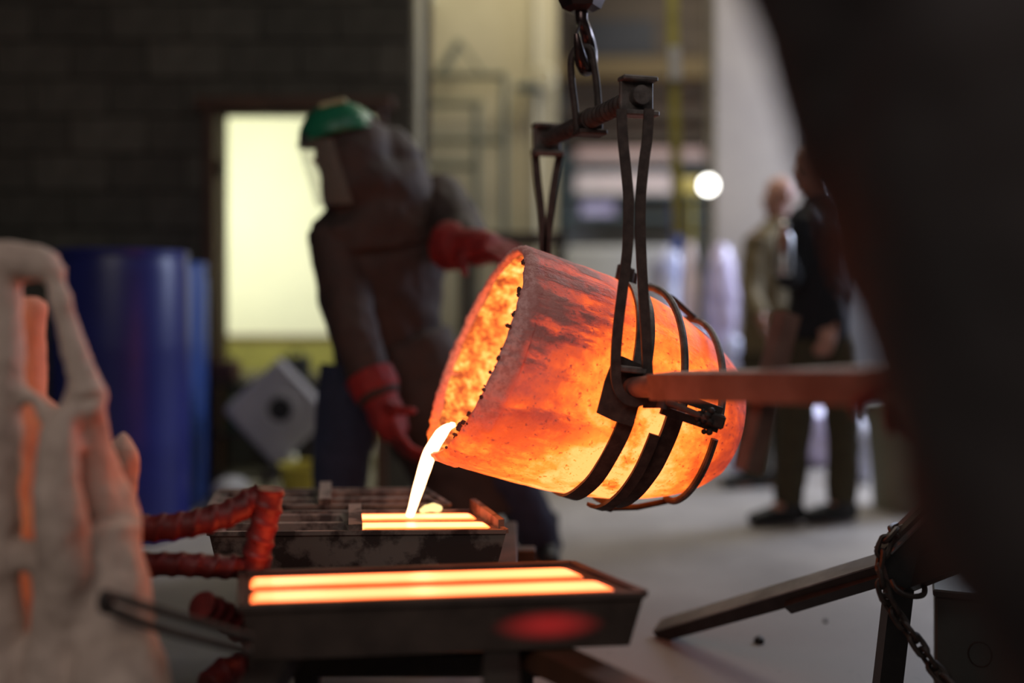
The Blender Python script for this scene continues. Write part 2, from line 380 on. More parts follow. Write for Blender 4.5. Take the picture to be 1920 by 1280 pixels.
# return wall and beige wall
BD = 6.3; BX1 = (1045-960)*BD/F
b = B(); box(b, (CX-.09, (WD+.21+BD+.3)/2, 2.3), (.18, BD+.3-WD-.21, 4.6)); struct('wall_return', b, 'beigeshade')
b = B(); box(b, ((CX+BX1)/2, BD+.1, 2.3), (BX1-CX, .2, 4.6)); struct('wall_back', b, 'beige')
WX0 = (1342-960)*6.6/F
b = B(); box(b, ((WX0+WX0+.62)/2, 6.75, 2.3), (.62, .3, 4.6)); struct('pillar', b, 'lilac')
b = B(); box(b, (3.9, 8.2, 2.3), (3.2, .2, 4.6)); struct('wall_right', b, 'dimwall')
b = B(); box(b, (1, 11.1, 2.3), (9, .2, 4.6)); struct('wall_far', b, 'farwall')
b = B(); box(b, (5.6, 8, 2.3), (.1, 6, 4.6)); struct('wall_side', b, 'lilac')

# ------------------------------------------------------------------ crucible
AL, TH = R(13.2), R(18.4)
dirv = V((math.cos(TH)*math.cos(AL), math.sin(AL), -math.sin(TH)*math.cos(AL)))
zl = -dirv; xl = V((0, 0, 1)); xl = (xl-zl*xl.dot(zl)).normalized(); yl = zl.cross(xl)
MC = P(892, 657, 2.555)
CM = Matrix((xl, yl, zl)).transposed().to_4x4(); CM.translation = MC
PROF = [(0, .286), (.02, .292), (.06, .295), (.16, .294), (.285, .290), (.432, .272), (.52, .249), (.60, .219), (.66, .190), (.700, .158), (.726, .125), (.742, .07), (.747, .0)]
def rad(u):
    for (a, ra), (c, rc) in zip(PROF, PROF[1:]):
        if a <= u <= c: return ra+(rc-ra)*(u-a)/(c-a)
    return .1
def CL(u, a, r):
    a = R(a)
    if u < .3: u += .026*math.cos(a)*(1-max(u, 0)/.3)**2          # the mouth is cut a little oblique, longer at the lip
    return V((r*math.cos(a), -r*math.sin(a), -u))             # a: 0 top, 90 camera side, 180 below
def CW(u, a, r): return CM @ CL(u, a, r)
cr = thing('crucible', 'large glowing orange crucible tilted to pour, gripped by iron bands', 'crucible'); cr.matrix_world = CM
def rough_lathe(prof, seg, amp, sc, capend=True):
    bm = B(); rings = []
    for u, r in prof:
        ring = []
        for k in range(seg):
            a = 360*k/seg; p = CL(u, a, r); n = noise.noise(p*sc)*amp + noise.noise(p*sc*3)*amp*.5
            q = CL(u-(n if r > .2 and u < .05 else 0), a, r+n); ring.append(bm.verts.new(q))
        rings.append(ring)
    for i in range(len(rings)-1):
        for k in range(seg): bm.faces.new((rings[i][k], rings[i][(k+1) % seg], rings[i+1][(k+1) % seg], rings[i+1][k]))
    if capend: bm.faces.new(rings[-1])
    return bm
dense = []
for i in range(60):
    u = .03+(.742-.03)*i/59
    # smooth profile by averaging
    r = sum(rad(min(max(u+e, 0), .747)) for e in (-.02, -.01, 0, .01, .02))/5; dense.append((u, r))
bm = rough_lathe(dense, 128, .0035, 9); mesh_obj('crucible_wall', bm, 'hot_wall', cr, 60)
bm = rough_lathe([(.05, .2965), (.03, .297), (.010, .295), (-.001, .288), (-.005, .281), (-.001, .275), (.010, .272), (.03, .271)], 260, .0042, 46, False); mesh_obj('rim', bm, 'hot_wall', cr, 80)
bm = rough_lathe([(.018, .272)]+[(.02+.67*i/24, (.268-.0009*i) if i < 14 else .255*math.cos((i-14)/11*PI/2)+.01) for i in range(25)], 96, .006, 14); mesh_obj('lining', bm, 'hot_lining', cr, 60)
bm = B()
for i in range(46):
    a = random.choice([random.uniform(20, 160), random.uniform(95, 150)]); p = CL(random.uniform(-.012, .01), a, .275+random.uniform(-.004, .010)); s = random.uniform(.003, .0085)
    bmesh.ops.create_icosphere(bm, subdivisions=1, radius=s, matrix=Matrix.Translation(p) @ Matrix.Diagonal((random.uniform(.7, 1.4), random.uniform(.7, 1.6), random.uniform(.6, 1.3), 1)))
tagit(mesh_obj('slag_beads', bm, 'crust', cr), kind='stuff')
# melt lying in the mouth
bm = B(); ring = []
for k in range(24):
    t = k/23; a = 180+(-1+2*t)*47; ring.append(CL(.012, a, .262))
lvl = [CL(.012, 133, .262), CL(.012, 227, .262)]
v0 = [bm.verts.new(p) for p in ring]; v1 = [bm.verts.new(p+V((0, 0, -.25))+V((-.02, 0, 0))) for p in ring]
for i in range(23): bm.faces.new((v0[i], v0[i+1], v1[i+1], v1[i]))
bm.faces.new(v0); bm.faces.new(v1[::-1]); bm.faces.new((v0[0], v1[0], v1[-1], v0[-1])) if False else None
bm.free()

# ------------------------------------------------------------------ cradle with shank
ck = thing('crucible_cradle', 'rusty iron band cradle around the crucible with a long carrying shank', 'cradle'); ck.matrix_world = CM
def band(name, u, a0, a1, off, width, th=.008, m='iron', n=40, tilt=0., rr=None):
    bm = B(); rings = []
    for i in range(n+1):
        a = a0+(a1-a0)*i/n; uu = u+tilt*(a/180); r = (rr or rad(uu))+off(a) if callable(off) else (rr or rad(uu))+off
        j = noise.noise(V((a*.07, u*9, 3)))*.0025
        rings.append([bm.verts.new(CL(uu+du, a, r+dr+j)) for du, dr in ((-width/2, 0), (width/2, 0), (width/2, th), (-width/2, th))])
    _skin(bm, rings); return mesh_obj(name, bm, m, ck)
def rod(name, fn, a0, a1, r, m='iron_grey', n=36):
    bm = B(); tube(bm, [CL(*fn(a0+(a1-a0)*i/n)) for i in range(n+1)], r, 10); return mesh_obj(name, bm, m, ck)
band('clamp_band', .335, -85, 92, .004, .048, m='iron_grey')
band('clamp_band', .335, 100, 275, .004, .040)
band('lower_band', .455, 82, 185, .006, .042, .012)
band('lower_band', .415, 103, 176, lambda a: .014+.012*math.sin(R((a-103)*2.3)), .026, .009)
band('lower_band', .455, 185, 280, .006, .042, .012)
bm = B(); 
for q in (CL(.322, 2, .312), CL(.35, -6, .312)):
    box(bm, q, (.045, .012, .05), Matrix.Rotation(.3, 3, 'Z'), .003)
mesh_obj('clamp_lug', bm, 'iron', ck)
rod('upper_hoop', lambda a: (.40+.055*(a/90), a, rad(.42)+.028), -70, 90, .0095)
rod('base_hoop', lambda a: (.55+.075*(a/180), a, rad(.55+.075*(a/180))+.020), -80, 84, .0095)
rod('base_hoop', lambda a: (.55+.075*(a/180), a, rad(.55+.075*(a/180))+.018), 98, 182, .0095)
bm = B(); tube(bm, [CL(.398, 0, rad(.40)+.030), CL(.47, 2, rad(.47)+.030), CL(.555, 2, rad(.55)+.020)], .009, 8); mesh_obj('top_strut', bm, 'iron', ck)
bm = B(); tube(bm, [CL(.470, 178, rad(.45)+.022), CL(.55, 180, rad(.55)+.030), CL(.63, 180, rad(.63)+.024)], .0085, 8); mesh_obj('bottom_strut', bm, 'iron', ck)
bm = B(); box(bm, CL(.465, 179, rad(.46)+.016), (.035, .04, .03), None, .006); mesh_obj('strut_lug', bm, 'iron', ck)
# trunnion plate, welded to the clamp band
def quadplate(name, px, d, th, m='iron', dd=None, par=None, inv=None):
    bm = B(); inv = inv or CM.inverted(); f = [P(x, y, d if dd is None else dd[i]) for i, (x, y) in enumerate(px)]
    n = (f[1]-f[0]).cross(f[2]-f[0]).normalized()
    if n.y > 0: n = -n
    a = [bm.verts.new(inv @ q) for q in f]; c = [bm.verts.new(inv @ (q-n*th)) for q in f]
    bm.faces.new(a); bm.faces.new(c[::-1])
    for i in range(len(f)): j = (i+1) % len(f); bm.faces.new((a[i], a[j], c[j], c[i]))
    return mesh_obj(name, bm, m, par or ck, 0)
quadplate('trunnion_plate', [(1152, 668), (1134, 715), (1119, 774), (1150, 789), (1187, 800), (1197, 764), (1216, 742), (1219, 690), (1168, 668)], 2.318, .014)
def wtube(name, pts, r, parent, m, seg=16, frame=None):
    bm = B(); tube(bm, [frame @ p for p in pts], r, seg); return mesh_obj(name, bm, m, parent)
inv = CM.inverted()
T0, T1, T2 = P(1184, 726, 2.33), P(1245, 723, 2.15), P(1650, 722, 1.50)
wtube('trunnion', [T0+V((-.02, .05, -.003)), T0, T1], .0245, ck, 'pipe', 20, inv)
bm = B(); bar(bm, [inv @ (T1+(T0-T1)*.12), inv @ T1, inv @ T2, inv @ (T2+(T2-T1)*.42)], .056, .056, lat=inv.to_3x3() @ V((0, -.30, 1))); mesh_obj('shank_bar', bm, 'pipe', ck)
bm = B(); ta, tb = P(1476, 588, 1.845), P(1402, 884, 1.815); bar(bm, [inv @ ta, inv @ tb], .036, .036, lat=inv.to_3x3() @ V((.5, -1, .3))); mesh_obj('cross_handle', bm, 'pipe', ck)
far0 = CW(.335, 270, rad(.335)); fdir = (CW(.335, 270, .6)-far0).normalized()
wtube('far_shank', spl([far0-fdir*.01, far0+fdir*.16, P(948, 500, 3.38), P(900, 474, 3.55), P(858, 462, 3.70)], 6), .020, ck, 'pipe', 14, inv)
# latch arm near the base
for k, (p0, p1) in enumerate((((1246, 736, 2.305), (1352, 771, 2.335)), ((1240, 768, 2.30), (1345, 803, 2.33)))):
    bm = B(); bar(bm, [inv @ P(*p0), inv @ P(*p1)], .014, .020, lat=inv.to_3x3() @ V((0, -1, 0))); mesh_obj('latch_arm', bm, 'iron', ck)
bm = B(); bar(bm, [inv @ P(1205, 752, 2.312), inv @ P(1262, 752, 2.30)], .03, .018, lat=inv.to_3x3() @ V((0, 0, 1))); mesh_obj('latch_bracket', bm, 'iron', ck)
wtube('latch_bolt', [P(1248, 752, 2.29), P(1330, 786, 2.315)], .0075, ck, 'pipe', 10, inv)
bm = B(); box(bm, inv @ P(1340, 787, 2.325), (.045, .03, .034), CM.to_3x3().inverted() @ Matrix.Rotation(.3, 3, 'Y'), .005); mesh_obj('latch_end', bm, 'iron', ck)
bm = B()
for i in range(10): ell(bm, inv @ P(1318+random.uniform(-16, 18), 785+random.uniform(-16, 26), 2.312), random.uniform(.006, .011), seg=8)
mesh_obj('weld_lump', bm, 'iron', ck)
wtube('hoop_socket', [P(1246, 735, 2.30), P(1240, 765, 2.30)], .0135, ck, 'iron_grey', 12, inv)

# ------------------------------------------------------------------ bail hanging on the hook
NB, FB = P(1194, 182, 2.335), P(1026, 262, 2.93)
bl = thing('lifting_bail', 'dark iron bail of ribbed rod and two long loops holding the crucible', 'bail')
ax = (FB-NB).normalized(); side = ax.cross(V((0, 0, 1))).normalized()      # across the bail
bm = B(); pts, rr = [], []
L = (FB-NB).length; n = 420
for i in range(n+1):
    t = i/n; pts.append(NB+ax*(L*t)); rr.append(.0205+(.0042*math.sin(t*L/.027*2*PI) if .06 < t < .94 else 0))
tube(bm, pts, rr, 14); mesh_obj('cross_rod', bm, 'iron', bl)
RX = Matrix((side, ax, V((0, 0, 1)))).transposed()
for c, s in ((NB, 1), (FB, 1)):
    ww = .084
    bm = B(); box(bm, c+ax*.004, (ww, .014, .082), RX, .003)
    box(bm, c+V((0, 0, .040))-ax*.006, (ww+.004, .040, .012), RX, .003); box(bm, c-V((0, 0, .041))-ax*.006, (ww+.008, .046, .013), RX, .003)
    mesh_obj('bracket', bm, 'iron_grey', bl)
    bm = B(); tube(bm, [c-ax*.03, c-ax*.002], .0225, 18); mesh_obj('rod_end', bm, 'iron_grey', bl)
    for k in range(0): pass
def loop(px, d, w=.017):
    pts = spl([P(x, y, d+(e[0] if e else 0)) for x, y, *e in px], 6)
    bm = B(); bar(bm, pts, w, w*1.35, lat=V((0, -1, 0))); return mesh_obj('bail_loop', bm, 'iron', bl)
loop([(1165, 205), (1168, 262), (1174, 320), (1178.5, 374), (1178, 420), (1176, 470), (1169, 530), (1158, 620), (1154, 690), (1158, 725), (1172, 746), (1194, 752), (1212, 742), (1216, 715), (1214, 690), (1210.5, 620), (1205, 530), (1201.5, 460), (1200.5, 410), (1202, 360), (1208, 300), (1213, 262), (1217, 205)], 2.292)
loop([(1003, 280), (1008, 340), (1015, 400), (1018, 470), (1008, 560), (1000, 640), (998, 680), (1018, 700), (1040, 680), (1038, 640), (1030, 560), (1025, 470), (1032, 400), (1040, 340), (1050, 285)], 2.955)
bm = B(); box(bm, P(1187, 693, 2.297), (.062, .03, .014), Matrix.Rotation(.12, 3, 'Y'), .003); mesh_obj('wedge', bm, 'iron_grey', bl)
mid = (NB+FB)/2
bm = B(); box(bm, mid+V((.008, 0, -.032))+ax*.0, (.078, .06, .014), RX, .003); mesh_obj('link_plate', bm, 'iron', bl)
bm = B(); tube(bm, [mid-ax*.03, mid+ax*.03], .029, 16); mesh_obj('link_collar', bm, 'iron', bl)
bm = B(); q = lambda x, y, dd=0: P(x, y, 2.63+dd)
tube(bm, spl([q(1083, 248), q(1078, 200), q(1072, 150), q(1071, 112), q(1080, 92), q(1095, 88), q(1108, 95), q(1114, 125), q(1120, 170), q(1124, 245)], 6), .0095, 10); mesh_obj('suspension_link', bm, 'iron', bl)
# hook
hk = thing('crane_hook', 'dark polished hoist hook hanging from the hex block at the top', 'hook')
hb = P(1090, -18, 2.63)
bm = B(); lathe(bm, [(.030, -.058), (.052, -.048), (.066, -.018), (.066, .045), (.05, .09), (.02, .10)], 6, hb); mesh_obj('hook_block', bm, 'hook', hk, 20)
bm = B(); tube(bm, [hb+V((0, 0, .09)), hb+V((0, 0, 2.82))], .008, 8); mesh_obj('hoist_cable', bm, 'iron', hk)
hz = lambda dy, y, x=1094: P(x, y, 2.63)+V((dy*.34, dy, 0))
hp = [hz(0, 22, 1090), hz(0, 40, 1091), hz(.012, 52), hz(.038, 66), hz(.050, 88, 1096), hz(.040, 112, 1097), hz(.012, 126, 1096), hz(-.018, 118, 1094), hz(-.038, 96, 1092), hz(-.046, 72, 1090)]
bm = B(); stube(bm, hp, [.017, .016, .017, .019, .021, .022, .021, .018, .013, .007], 6, 14); mesh_obj('hook', bm, 'hook', hk)
bm = B(); tube(bm, [hz(-.046, 74, 1089), hz(-.01, 44, 1090)], .004, 8); mesh_obj('safety_latch', bm, 'iron', hk)

# ------------------------------------------------------------------ ingot moulds
ZT = .45
SH0 = -.034
def mould(bm, Lx, W, H, cavs, depth=.045, shear=0., draft=.022, lip=.0):
    xs = sorted({0., Lx}|{c[0] for c in cavs}|{c[1] for c in cavs}); ys = sorted({0., W}|{c[2] for c in cavs}|{c[3] for c in cavs})
    def mp(x, y, z): return V((x+(SH0+(shear-SH0)*x/Lx)*(y/W), y, z))
    top = {(i, j): bm.verts.new(mp(x, y, random.uniform(-.0015, .0015))) for i, x in enumerate(xs) for j, y in enumerate(ys)}
    for i in range(len(xs)-1):
        for j in range(len(ys)-1):
            cx, cy = (xs[i]+xs[i+1])/2, (ys[j]+ys[j+1])/2
            inside = [c for c in cavs if c[0] < cx < c[1] and c[2] < cy < c[3]]
            q = [top[i, j], top[i+1, j], top[i+1, j+1], top[i, j+1]]
            if not inside: bm.faces.new(q); continue
            c = inside[0]; bot = []
            for (xx, yy) in ((xs[i], ys[j]), (xs[i+1], ys[j]), (xs[i+1], ys[j+1]), (xs[i], ys[j+1])):
                bot.append(bm.verts.new(mp(c[0]+.012 if xx == c[0] else (c[1]-.012 if xx == c[1] else xx), c[2]+.010 if yy == c[2] else (c[3]-.010 if yy == c[3] else yy), -depth)))
            bm.faces.new(bot)
            for a in range(4): e = (a+1) % 4; bm.faces.new((q[a], q[e], bot[e], bot[a]))
    nx, ny = len(xs)-1, len(ys)-1
    bot = {}
    ring = [(i, 0) for i in range(nx+1)]+[(nx, j) for j in range(1, ny+1)]+[(i, ny) for i in range(nx-1, -1, -1)]+[(0, j) for j in range(ny-1, 0, -1)]
    for (i, j) in ring:
        x, y = xs[i], ys[j]
        bx = draft if i == 0 else (Lx-draft if i == nx else x); by = draft*.6 if j == 0 else (W-draft*.6 if j == ny else y)
        bot[i, j] = bm.verts.new(mp(bx, by, -H))
    for a in range(len(ring)):
        p, q_ = ring[a], ring[(a+1) % len(ring)]; bm.faces.new((top[p], bot[p], bot[q_], top[q_]))
    bm.faces.new([bot[p] for p in ring][::-1])
def strip_frame(bm, Lx, W, t=.012, h=.016, shear=0.):   # raised lip round the rim
    c = [(0, 0), (Lx, 0), (Lx+shear, W), (SH0, W)]
    for a in range(4):
        p, q_ = c[a], c[(a+1) % 4]; bar(bm, [V((*p, 0)), V((*q_, 0))], t, h, lat=V((0, 0, 1)))
def ingot(name, label, Lx, W, x0, x1, y0, y1, shear, m, parent_loc, rz, z=-.004):
    th = thing(name, label, 'ingot', parent_loc, 'glowing metal bars in the moulds', rz)
    def mp(x, y, zz): return V((x+(SH0+(shear-SH0)*x/Lx)*(y/W), y, zz))
    bm = B(); n = 28; r_ = .022; g = []
    def outline(ins, zz):
        pts = []
        for cx, cy, a0 in ((x1-r_, y0+r_, -90), (x1-r_, y1-r_, 0), (x0+r_, y1-r_, 90), (x0+r_, y0+r_, 180)):
            for k in range(5):
                a = R(a0+k*22.5); pts.append(bm.verts.new(mp(cx+(r_-ins)*math.cos(a), cy+(r_-ins)*math.sin(a), zz)))
        return pts
    a0 = outline(.014, z-.034); a = outline(.002, z-.005); c = outline(.007, z)
    for s_, t_ in ((a0, a), (a, c)):
        for k in range(20): bm.faces.new((s_[k], s_[(k+1) % 20], t_[(k+1) % 20], t_[k]))
    bm.faces.new(c); bm.faces.new(a0[::-1])
    mesh_obj('bar', bm, m, th, 30); return th
# front mould
fl, fr_ = P(447, 1128, 0), None
FL = V(((452-960)*1.87/F, 1.87, ZT)); rz = R(6.5); LX, WW, SH = .775, .235, -.105
mf = thing('ingot_mould', 'nearest brown iron ingot mould holding two long glowing bars', 'mould', FL, 'iron ingot moulds', rz)
cav = [(.016, .742, .020, .108), (.016, .742, .124, .212)]
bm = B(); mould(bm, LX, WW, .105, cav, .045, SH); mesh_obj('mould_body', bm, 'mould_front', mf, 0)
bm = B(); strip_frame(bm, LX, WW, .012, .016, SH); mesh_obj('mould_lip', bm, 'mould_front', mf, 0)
ingot('molten_bar', 'long glowing bar nearest the camera in the front mould', LX, WW, *(.016, .742, .020, .108), SH, 'bar', FL, rz, z=.001)
ingot('molten_bar', 'long glowing bar farther back of the two in the front mould', LX, WW, *(.016, .742, .124, .212), SH, 'bar', FL, rz, z=.001)
# mould being filled
BLc = V(((392-960)*2.46/F, 2.46, ZT)); rz2 = R(2.0); L2, W2, S2 = .735, .235, -.085
mb = thing('ingot_mould', 'iron ingot mould receiving the stream, right half full, left half empty', 'mould', BLc, 'iron ingot moulds', rz2)
cav = [(.03, .345, .024, .104), (.03, .345, .126, .206), (.375, .70, .024, .104), (.375, .70, .126, .206)]
bm = B(); mould(bm, L2, W2, .105, cav, .040, S2); mesh_obj('mould_body', bm, 'mould', mb, 0)
bm = B(); strip_frame(bm, L2, W2, .010, .012, S2); mesh_obj('mould_lip', bm, 'mould', mb, 0)
bm = B(); bar(bm, [V((.36, .0, .010)), V((.33, W2, .014))], .02, .034, lat=V((0, 0, 1))); mesh_obj('divider', bm, 'mould', mb, 0)
bm = B(); bar(bm, [V((L2-.012, .03, .008)), V((L2+S2+.0, W2, .020))], .030, .016, lat=V((0, 0, 1))); mesh_obj('end_lug', bm, 'mould', mb, 0)
ingot('molten_bar', 'short white-hot bar at the front of the mould being filled', L2, W2, .375, .715, .024, .104, S2, 'bar_hot', BLc, rz2, z=.003)
ingot('molten_bar', 'short white-hot bar where the pouring stream lands', L2, W2, .375, .715, .126, .206, S2, 'bar_hot', BLc, rz2, z=.003)
TLc = V(((392-960)*2.76/F, 2.765, ZT+.002)); L3 = .665
mc_ = thing('ingot_mould', 'empty iron ingot mould behind the one being filled', 'mould', TLc, 'iron ingot moulds', rz2)
cav = [(.03, .30, .024, .104), (.03, .30, .126, .206), (.335, .635, .024, .104), (.335, .635, .126, .206)]
bm = B(); mould(bm, L3, W2, .105, cav, .04, S2); mesh_obj('mould_body', bm, 'mould', mc_, 0)
bm = B(); strip_frame(bm, L3, W2, .010, .012, S2); mesh_obj('mould_lip', bm, 'mould', mc_, 0)
bm = B(); bar(bm, [V((.318, .0, .010)), V((.285, W2, .016))], .02, .034, lat=V((0, 0, 1))); mesh_obj('divider', bm, 'mould', mc_, 0)
# splash and stream
bm = B()
for x, y, s in ((800, 953, .014), (812, 951, .016), (820, 953, .015), (792, 957, .010)): ell(bm, P(x, y, 2.70), (s, s, s*.75), seg=10)
o = soft('metal_splash', bm, 'splash', None, .005, None, 2); tagit(o, 'small glowing splash beside the landing stream', 'splash')
SP = [(854, 796, 2.50), (842, 799, 2.50), (826, 813, 2.51), (809, 843, 2.53), (795, 882, 2.56), (782, 926, 2.59), (769, 966, 2.62)]
pts = spl([P(*p) for p in SP], 8); ra = lerpl([.005, .011, .0175, .0185, .0175, .0145, .012], 8)
bm = B(); tube(bm, pts, [(a, a*.8) for a in ra], 14, lat=V((1, 0, .4)))
for v in bm.verts: v.co += V((noise.noise(v.co*14)*.004, 0, 0))
tagit(mesh_obj('molten_stream', bm, 'stream'), 'white-hot stream of liquid metal pouring from the crucible lip', 'metal stream')

# ------------------------------------------------------------------ bench under the moulds
bn = thing('casting_bench', 'dark steel rail bench carrying the ingot moulds', 'bench')
for x in (-.46, -.02):
    bm = B(); box(bm, (x, 2.40, ZT-.105-.028), (.07, 1.36, .05), None, .004); mesh_obj('rail', bm, 'rail', bn)
for y in (2.10, 2.95):
    bm = B(); box(bm, (-.24, y, ZT-.105-.053-.025), (.62, .06, .05), None, .004); mesh_obj('crossbeam', bm, 'rail', bn)
for x in (-.43, .02):
    for y in (2.10, 2.95):
        bm = B(); box(bm, (x, y, .134), (.05, .05, .268), None, .004); mesh_obj('leg', bm, 'rail', bn)
bm = B(); bar(bm, [V((-.03, 2.12, ZT-.134)), V((.27, 1.70, ZT-.134))], .048, .07, lat=V((0, 0, 1))); mesh_obj('skid_rail', bm, 'doorwood', bn)
# red ribbed bars
rb = thing('rebar_rack', 'red oxide rack of thick ribbed bars between the shell and the moulds', 'rack')
def rebar(pts, r):
    pts = spl([P(*p) for p in pts], 10); n = len(pts); bm = B(); fr = frames(pts); rings = []
    dist = 0
    fine = []
    for i in range(n-1):
        for k in range(4): fine.append(pts[i].lerp(pts[i+1], k/4))
    fine.append(pts[-1]); fr = frames(fine)
    for i, (p, u, v) in enumerate(fr):
        if i: dist += (fine[i]-fine[i-1]).length
        ring = []
        for k in range(14):
            a = 2*PI*k/14; rr = r*(1+.13*max(0, math.sin(dist/.036*2*PI+a)))
            ring.append(bm.verts.new(p+u*rr*math.cos(a)+v*rr*math.sin(a)))
        rings.append(ring)
    _skin(bm, rings); return mesh_obj('ribbed_bar', bm, 'rebar', rb, 60)
rebar([(262, 992, 2.05), (340, 985, 2.07), (420, 966, 2.10), (470, 940, 2.13), (492, 928, 2.14)], .027)
rebar([(262, 1058, 2.05), (340, 1058, 2.07), (410, 1062, 2.10), (455, 1062, 2.13)], .024)
rebar([(506, 915, 2.13), (500, 960, 2.13), (488, 1010, 2.13), (482, 1060, 2.13), (480, 1260, 2.13), (478, 1475, 2.13)], .029)
rebar([(376, 1135, 2.0), (410, 1150, 2.05), (450, 1175, 2.10), (478, 1185, 2.13)], .028)
rebar([(392, 1290, 2.02), (420, 1262, 2.06), (470, 1252, 2.12)], .03)
# tong handles
tg = thing('tongs', 'pair of thin dark tong handles reaching past the pale shell', 'tongs')
for a in (((195, 1112, 1.66), (300, 1145, 1.70), (470, 1196, 1.76)), ((205, 1142, 1.66), (300, 1178, 1.70), (470, 1222, 1.76))):
    bm = B(); tube(bm, spl([P(*p) for p in a], 5), .008, 10); mesh_obj('tong_handle', bm, 'iron', tg)
bm = B(); ell(bm, P(198, 1128, 1.655), (.014, .012, .022)); mesh_obj('pivot', bm, 'iron', tg)

# ------------------------------------------------------------------ ceramic shells on the left
D0 = 1.74
bm = B(); q = lambda x, y, d=D0: P(x, y, d)
stube(bm, [q(-60, 505), q(10, 492), q(60, 492), q(98, 505)], [.045, .038, .034, .026])
stube(bm, [q(-20, 495), q(5, 600), q(12, 700), q(-4, 820), q(-10, 950), q(-5, 1100), q(-5, 1300), q(-5, 1560)], [.05, .034, .032, .040, .040, .040, .05, .06])
stube(bm, [q(100, 502), q(120, 590), q(146, 680), q(160, 740)], [.022, .0195, .024, .032])
stube(bm, [q(98, 832), q(125, 828), q(160, 815)], [.020, .024, .030])
stube(bm, [q(158, 740), q(156, 800, 1.77), q(168, 880, 1.80), q(194, 960, 1.82), q(206, 1005, 1.82)], [.036, .044, .052, .060, .062])
stube(bm, [q(124, 770, 1.72), q(108, 850, 1.70), q(112, 950, 1.69), q(124, 1060, 1.71), q(140, 1160, 1.75)], [.026, .036, .042, .044, .05])
stube(bm, [q(198, 990, 1.80), q(203, 1080, 1.78), q(212, 1180, 1.76), q(225, 1290), q(235, 1470), q(240, 1560)], [.066, .066, .072, .085, .11, .12])
stube(bm, [q(20, 1035), q(70, 1045), q(120, 1060)], [.026, .026, .03])
stube(bm, [q(95, 1075), q(105, 1180), q(100, 1300), q(100, 1560)], [.035, .045, .06, .08])
stube(bm, [q(40, 735), q(70, 752), q(96, 790)], [.014, .016, .02])
o = soft('ceramic_shell', bm, 'ceramic', None, .008, (.022, .065), 4); tagit(o, 'pale forked ceramic shell mould with a pierced top at the left edge', 'shell mould')
bm = B(); stube(bm, [P(214, 822, 2.0), P(232, 850, 2.0), P(233, 905, 2.0), P(225, 1010, 2.0), P(220, 1250, 2.0), P(220, 1518, 2.0)], [.022, .030, .027, .03, .05, .09])
o = soft('ceramic_shell', bm, 'ceramic', None, .008, (.014, .04), 3); tagit(o, 'small pale ceramic shell knob peeking out behind the larger shell', 'shell mould')
bm = B(); stube(bm, [P(62, 560, 1.95), P(46, 680, 1.95), P(44, 820, 1.95), P(46, 1000, 1.95), P(36, 1200, 1.95), P(30, 1460, 1.95)], [.026, .040, .05, .055, .06, .10])
stube(bm, [P(114, 772, 1.95), P(85, 790, 1.95), P(60, 820, 1.95)], [.028, .03, .04])
o = soft('ceramic_shell', bm, 'hot_shell', None, .01, (.014, .05), 3); tagit(o, 'orange glowing hot ceramic shell seen through gaps in the pale shell', 'shell mould')

# ------------------------------------------------------------------ drums
def drum(px, d, r, ztop, m, label):
    t = thing('plastic_drum', label, 'drum', (((px-960)*d/F), d, 0), 'blue plastic drums')
    h = ztop
    pr = [(r*.93, 0), (r*.98, .02), (r, .06)]
    for zc in (.33, .66): pr += [(r, h*zc-.04), (r*1.005, h*zc-.02), (r*1.005, h*zc+.02), (r, h*zc+.04)]
    pr += [(r, h-.10), (r*.97, h-.05), (r*.955, h-.015)]
    bm = B(); lathe(bm, pr, 48); mesh_obj('drum_body', bm, m, t)
    bm = B(); lathe(bm, [(r*.90, h-.02), (r*.985, h-.032), (r*.99, h-.004), (r*.955, h), (r*.90, h-.006)], 48, caps=False); mesh_obj('drum_rim', bm, m, t)
    for a in (.6, 3.6):
        bm = B(); lathe(bm, [(.035, h-.02), (.035, h+.002), (.02, h+.006)], 16, (math.cos(a)*r*.6, math.sin(a)*r*.6, 0)); mesh_obj('bung', bm, 'black', t)
drum(228, 4.35, .284, EYE+(HY-470)*4.35/F, 'drum', 'dark blue plastic drum standing in front of the other drum')
drum(276, 4.96, .29, EYE+(HY-492)*4.96/F, 'drum2', 'lighter blue plastic drum half hidden beside the door frame')

# ------------------------------------------------------------------ people
def finger(bm, root, d, n, length, r, curl):
    p = V(root); d = V(d).normalized(); n = V(n).normalized(); ax_ = d.cross(n).normalized(); pts = [p-d*.02, p]
    for k, f in enumerate((.45, .32, .23)):
        d = Matrix.Rotation(curl[k], 3, ax_) @ d; p = p+d*length*f; pts.append(p)
    tube(bm, pts, [r, r, r*.95, r*.88, r*.7], 8)
def hand(bm, wrist, d, n, s=1., curl=(.35, .45, .35), thumb=1):
    """palm from the wrist along d, palm facing n; thumb leaves the palm's side"""
    w_, d, n = V(wrist), V(d).normalized(), V(n).normalized(); n = (n-d*n.dot(d)).normalized(); sd = d.cross(n).normalized()*thumb
    tube(bm, [w_-d*.02*s, w_+d*.02*s, w_+d*.06*s, w_+d*.095*s], [(.028*s, .020*s), (.036*s, .019*s), (.043*s, .017*s), (.042*s, .014*s)], 12, lat=sd)
    for k, (o_, ln) in enumerate(((.031, .074), (.0105, .083), (-.0105, .077), (-.031, .060))):
        finger(bm, w_+d*.092*s+sd*o_*s, d+sd*o_*2.5, n, ln*s, .0095*s, curl)
    finger(bm, w_+d*.03*s+sd*.032*s, d*.6+sd*.8+n*.25, n-sd*.5, .075*s, .0115*s, (.15, .3, .3))
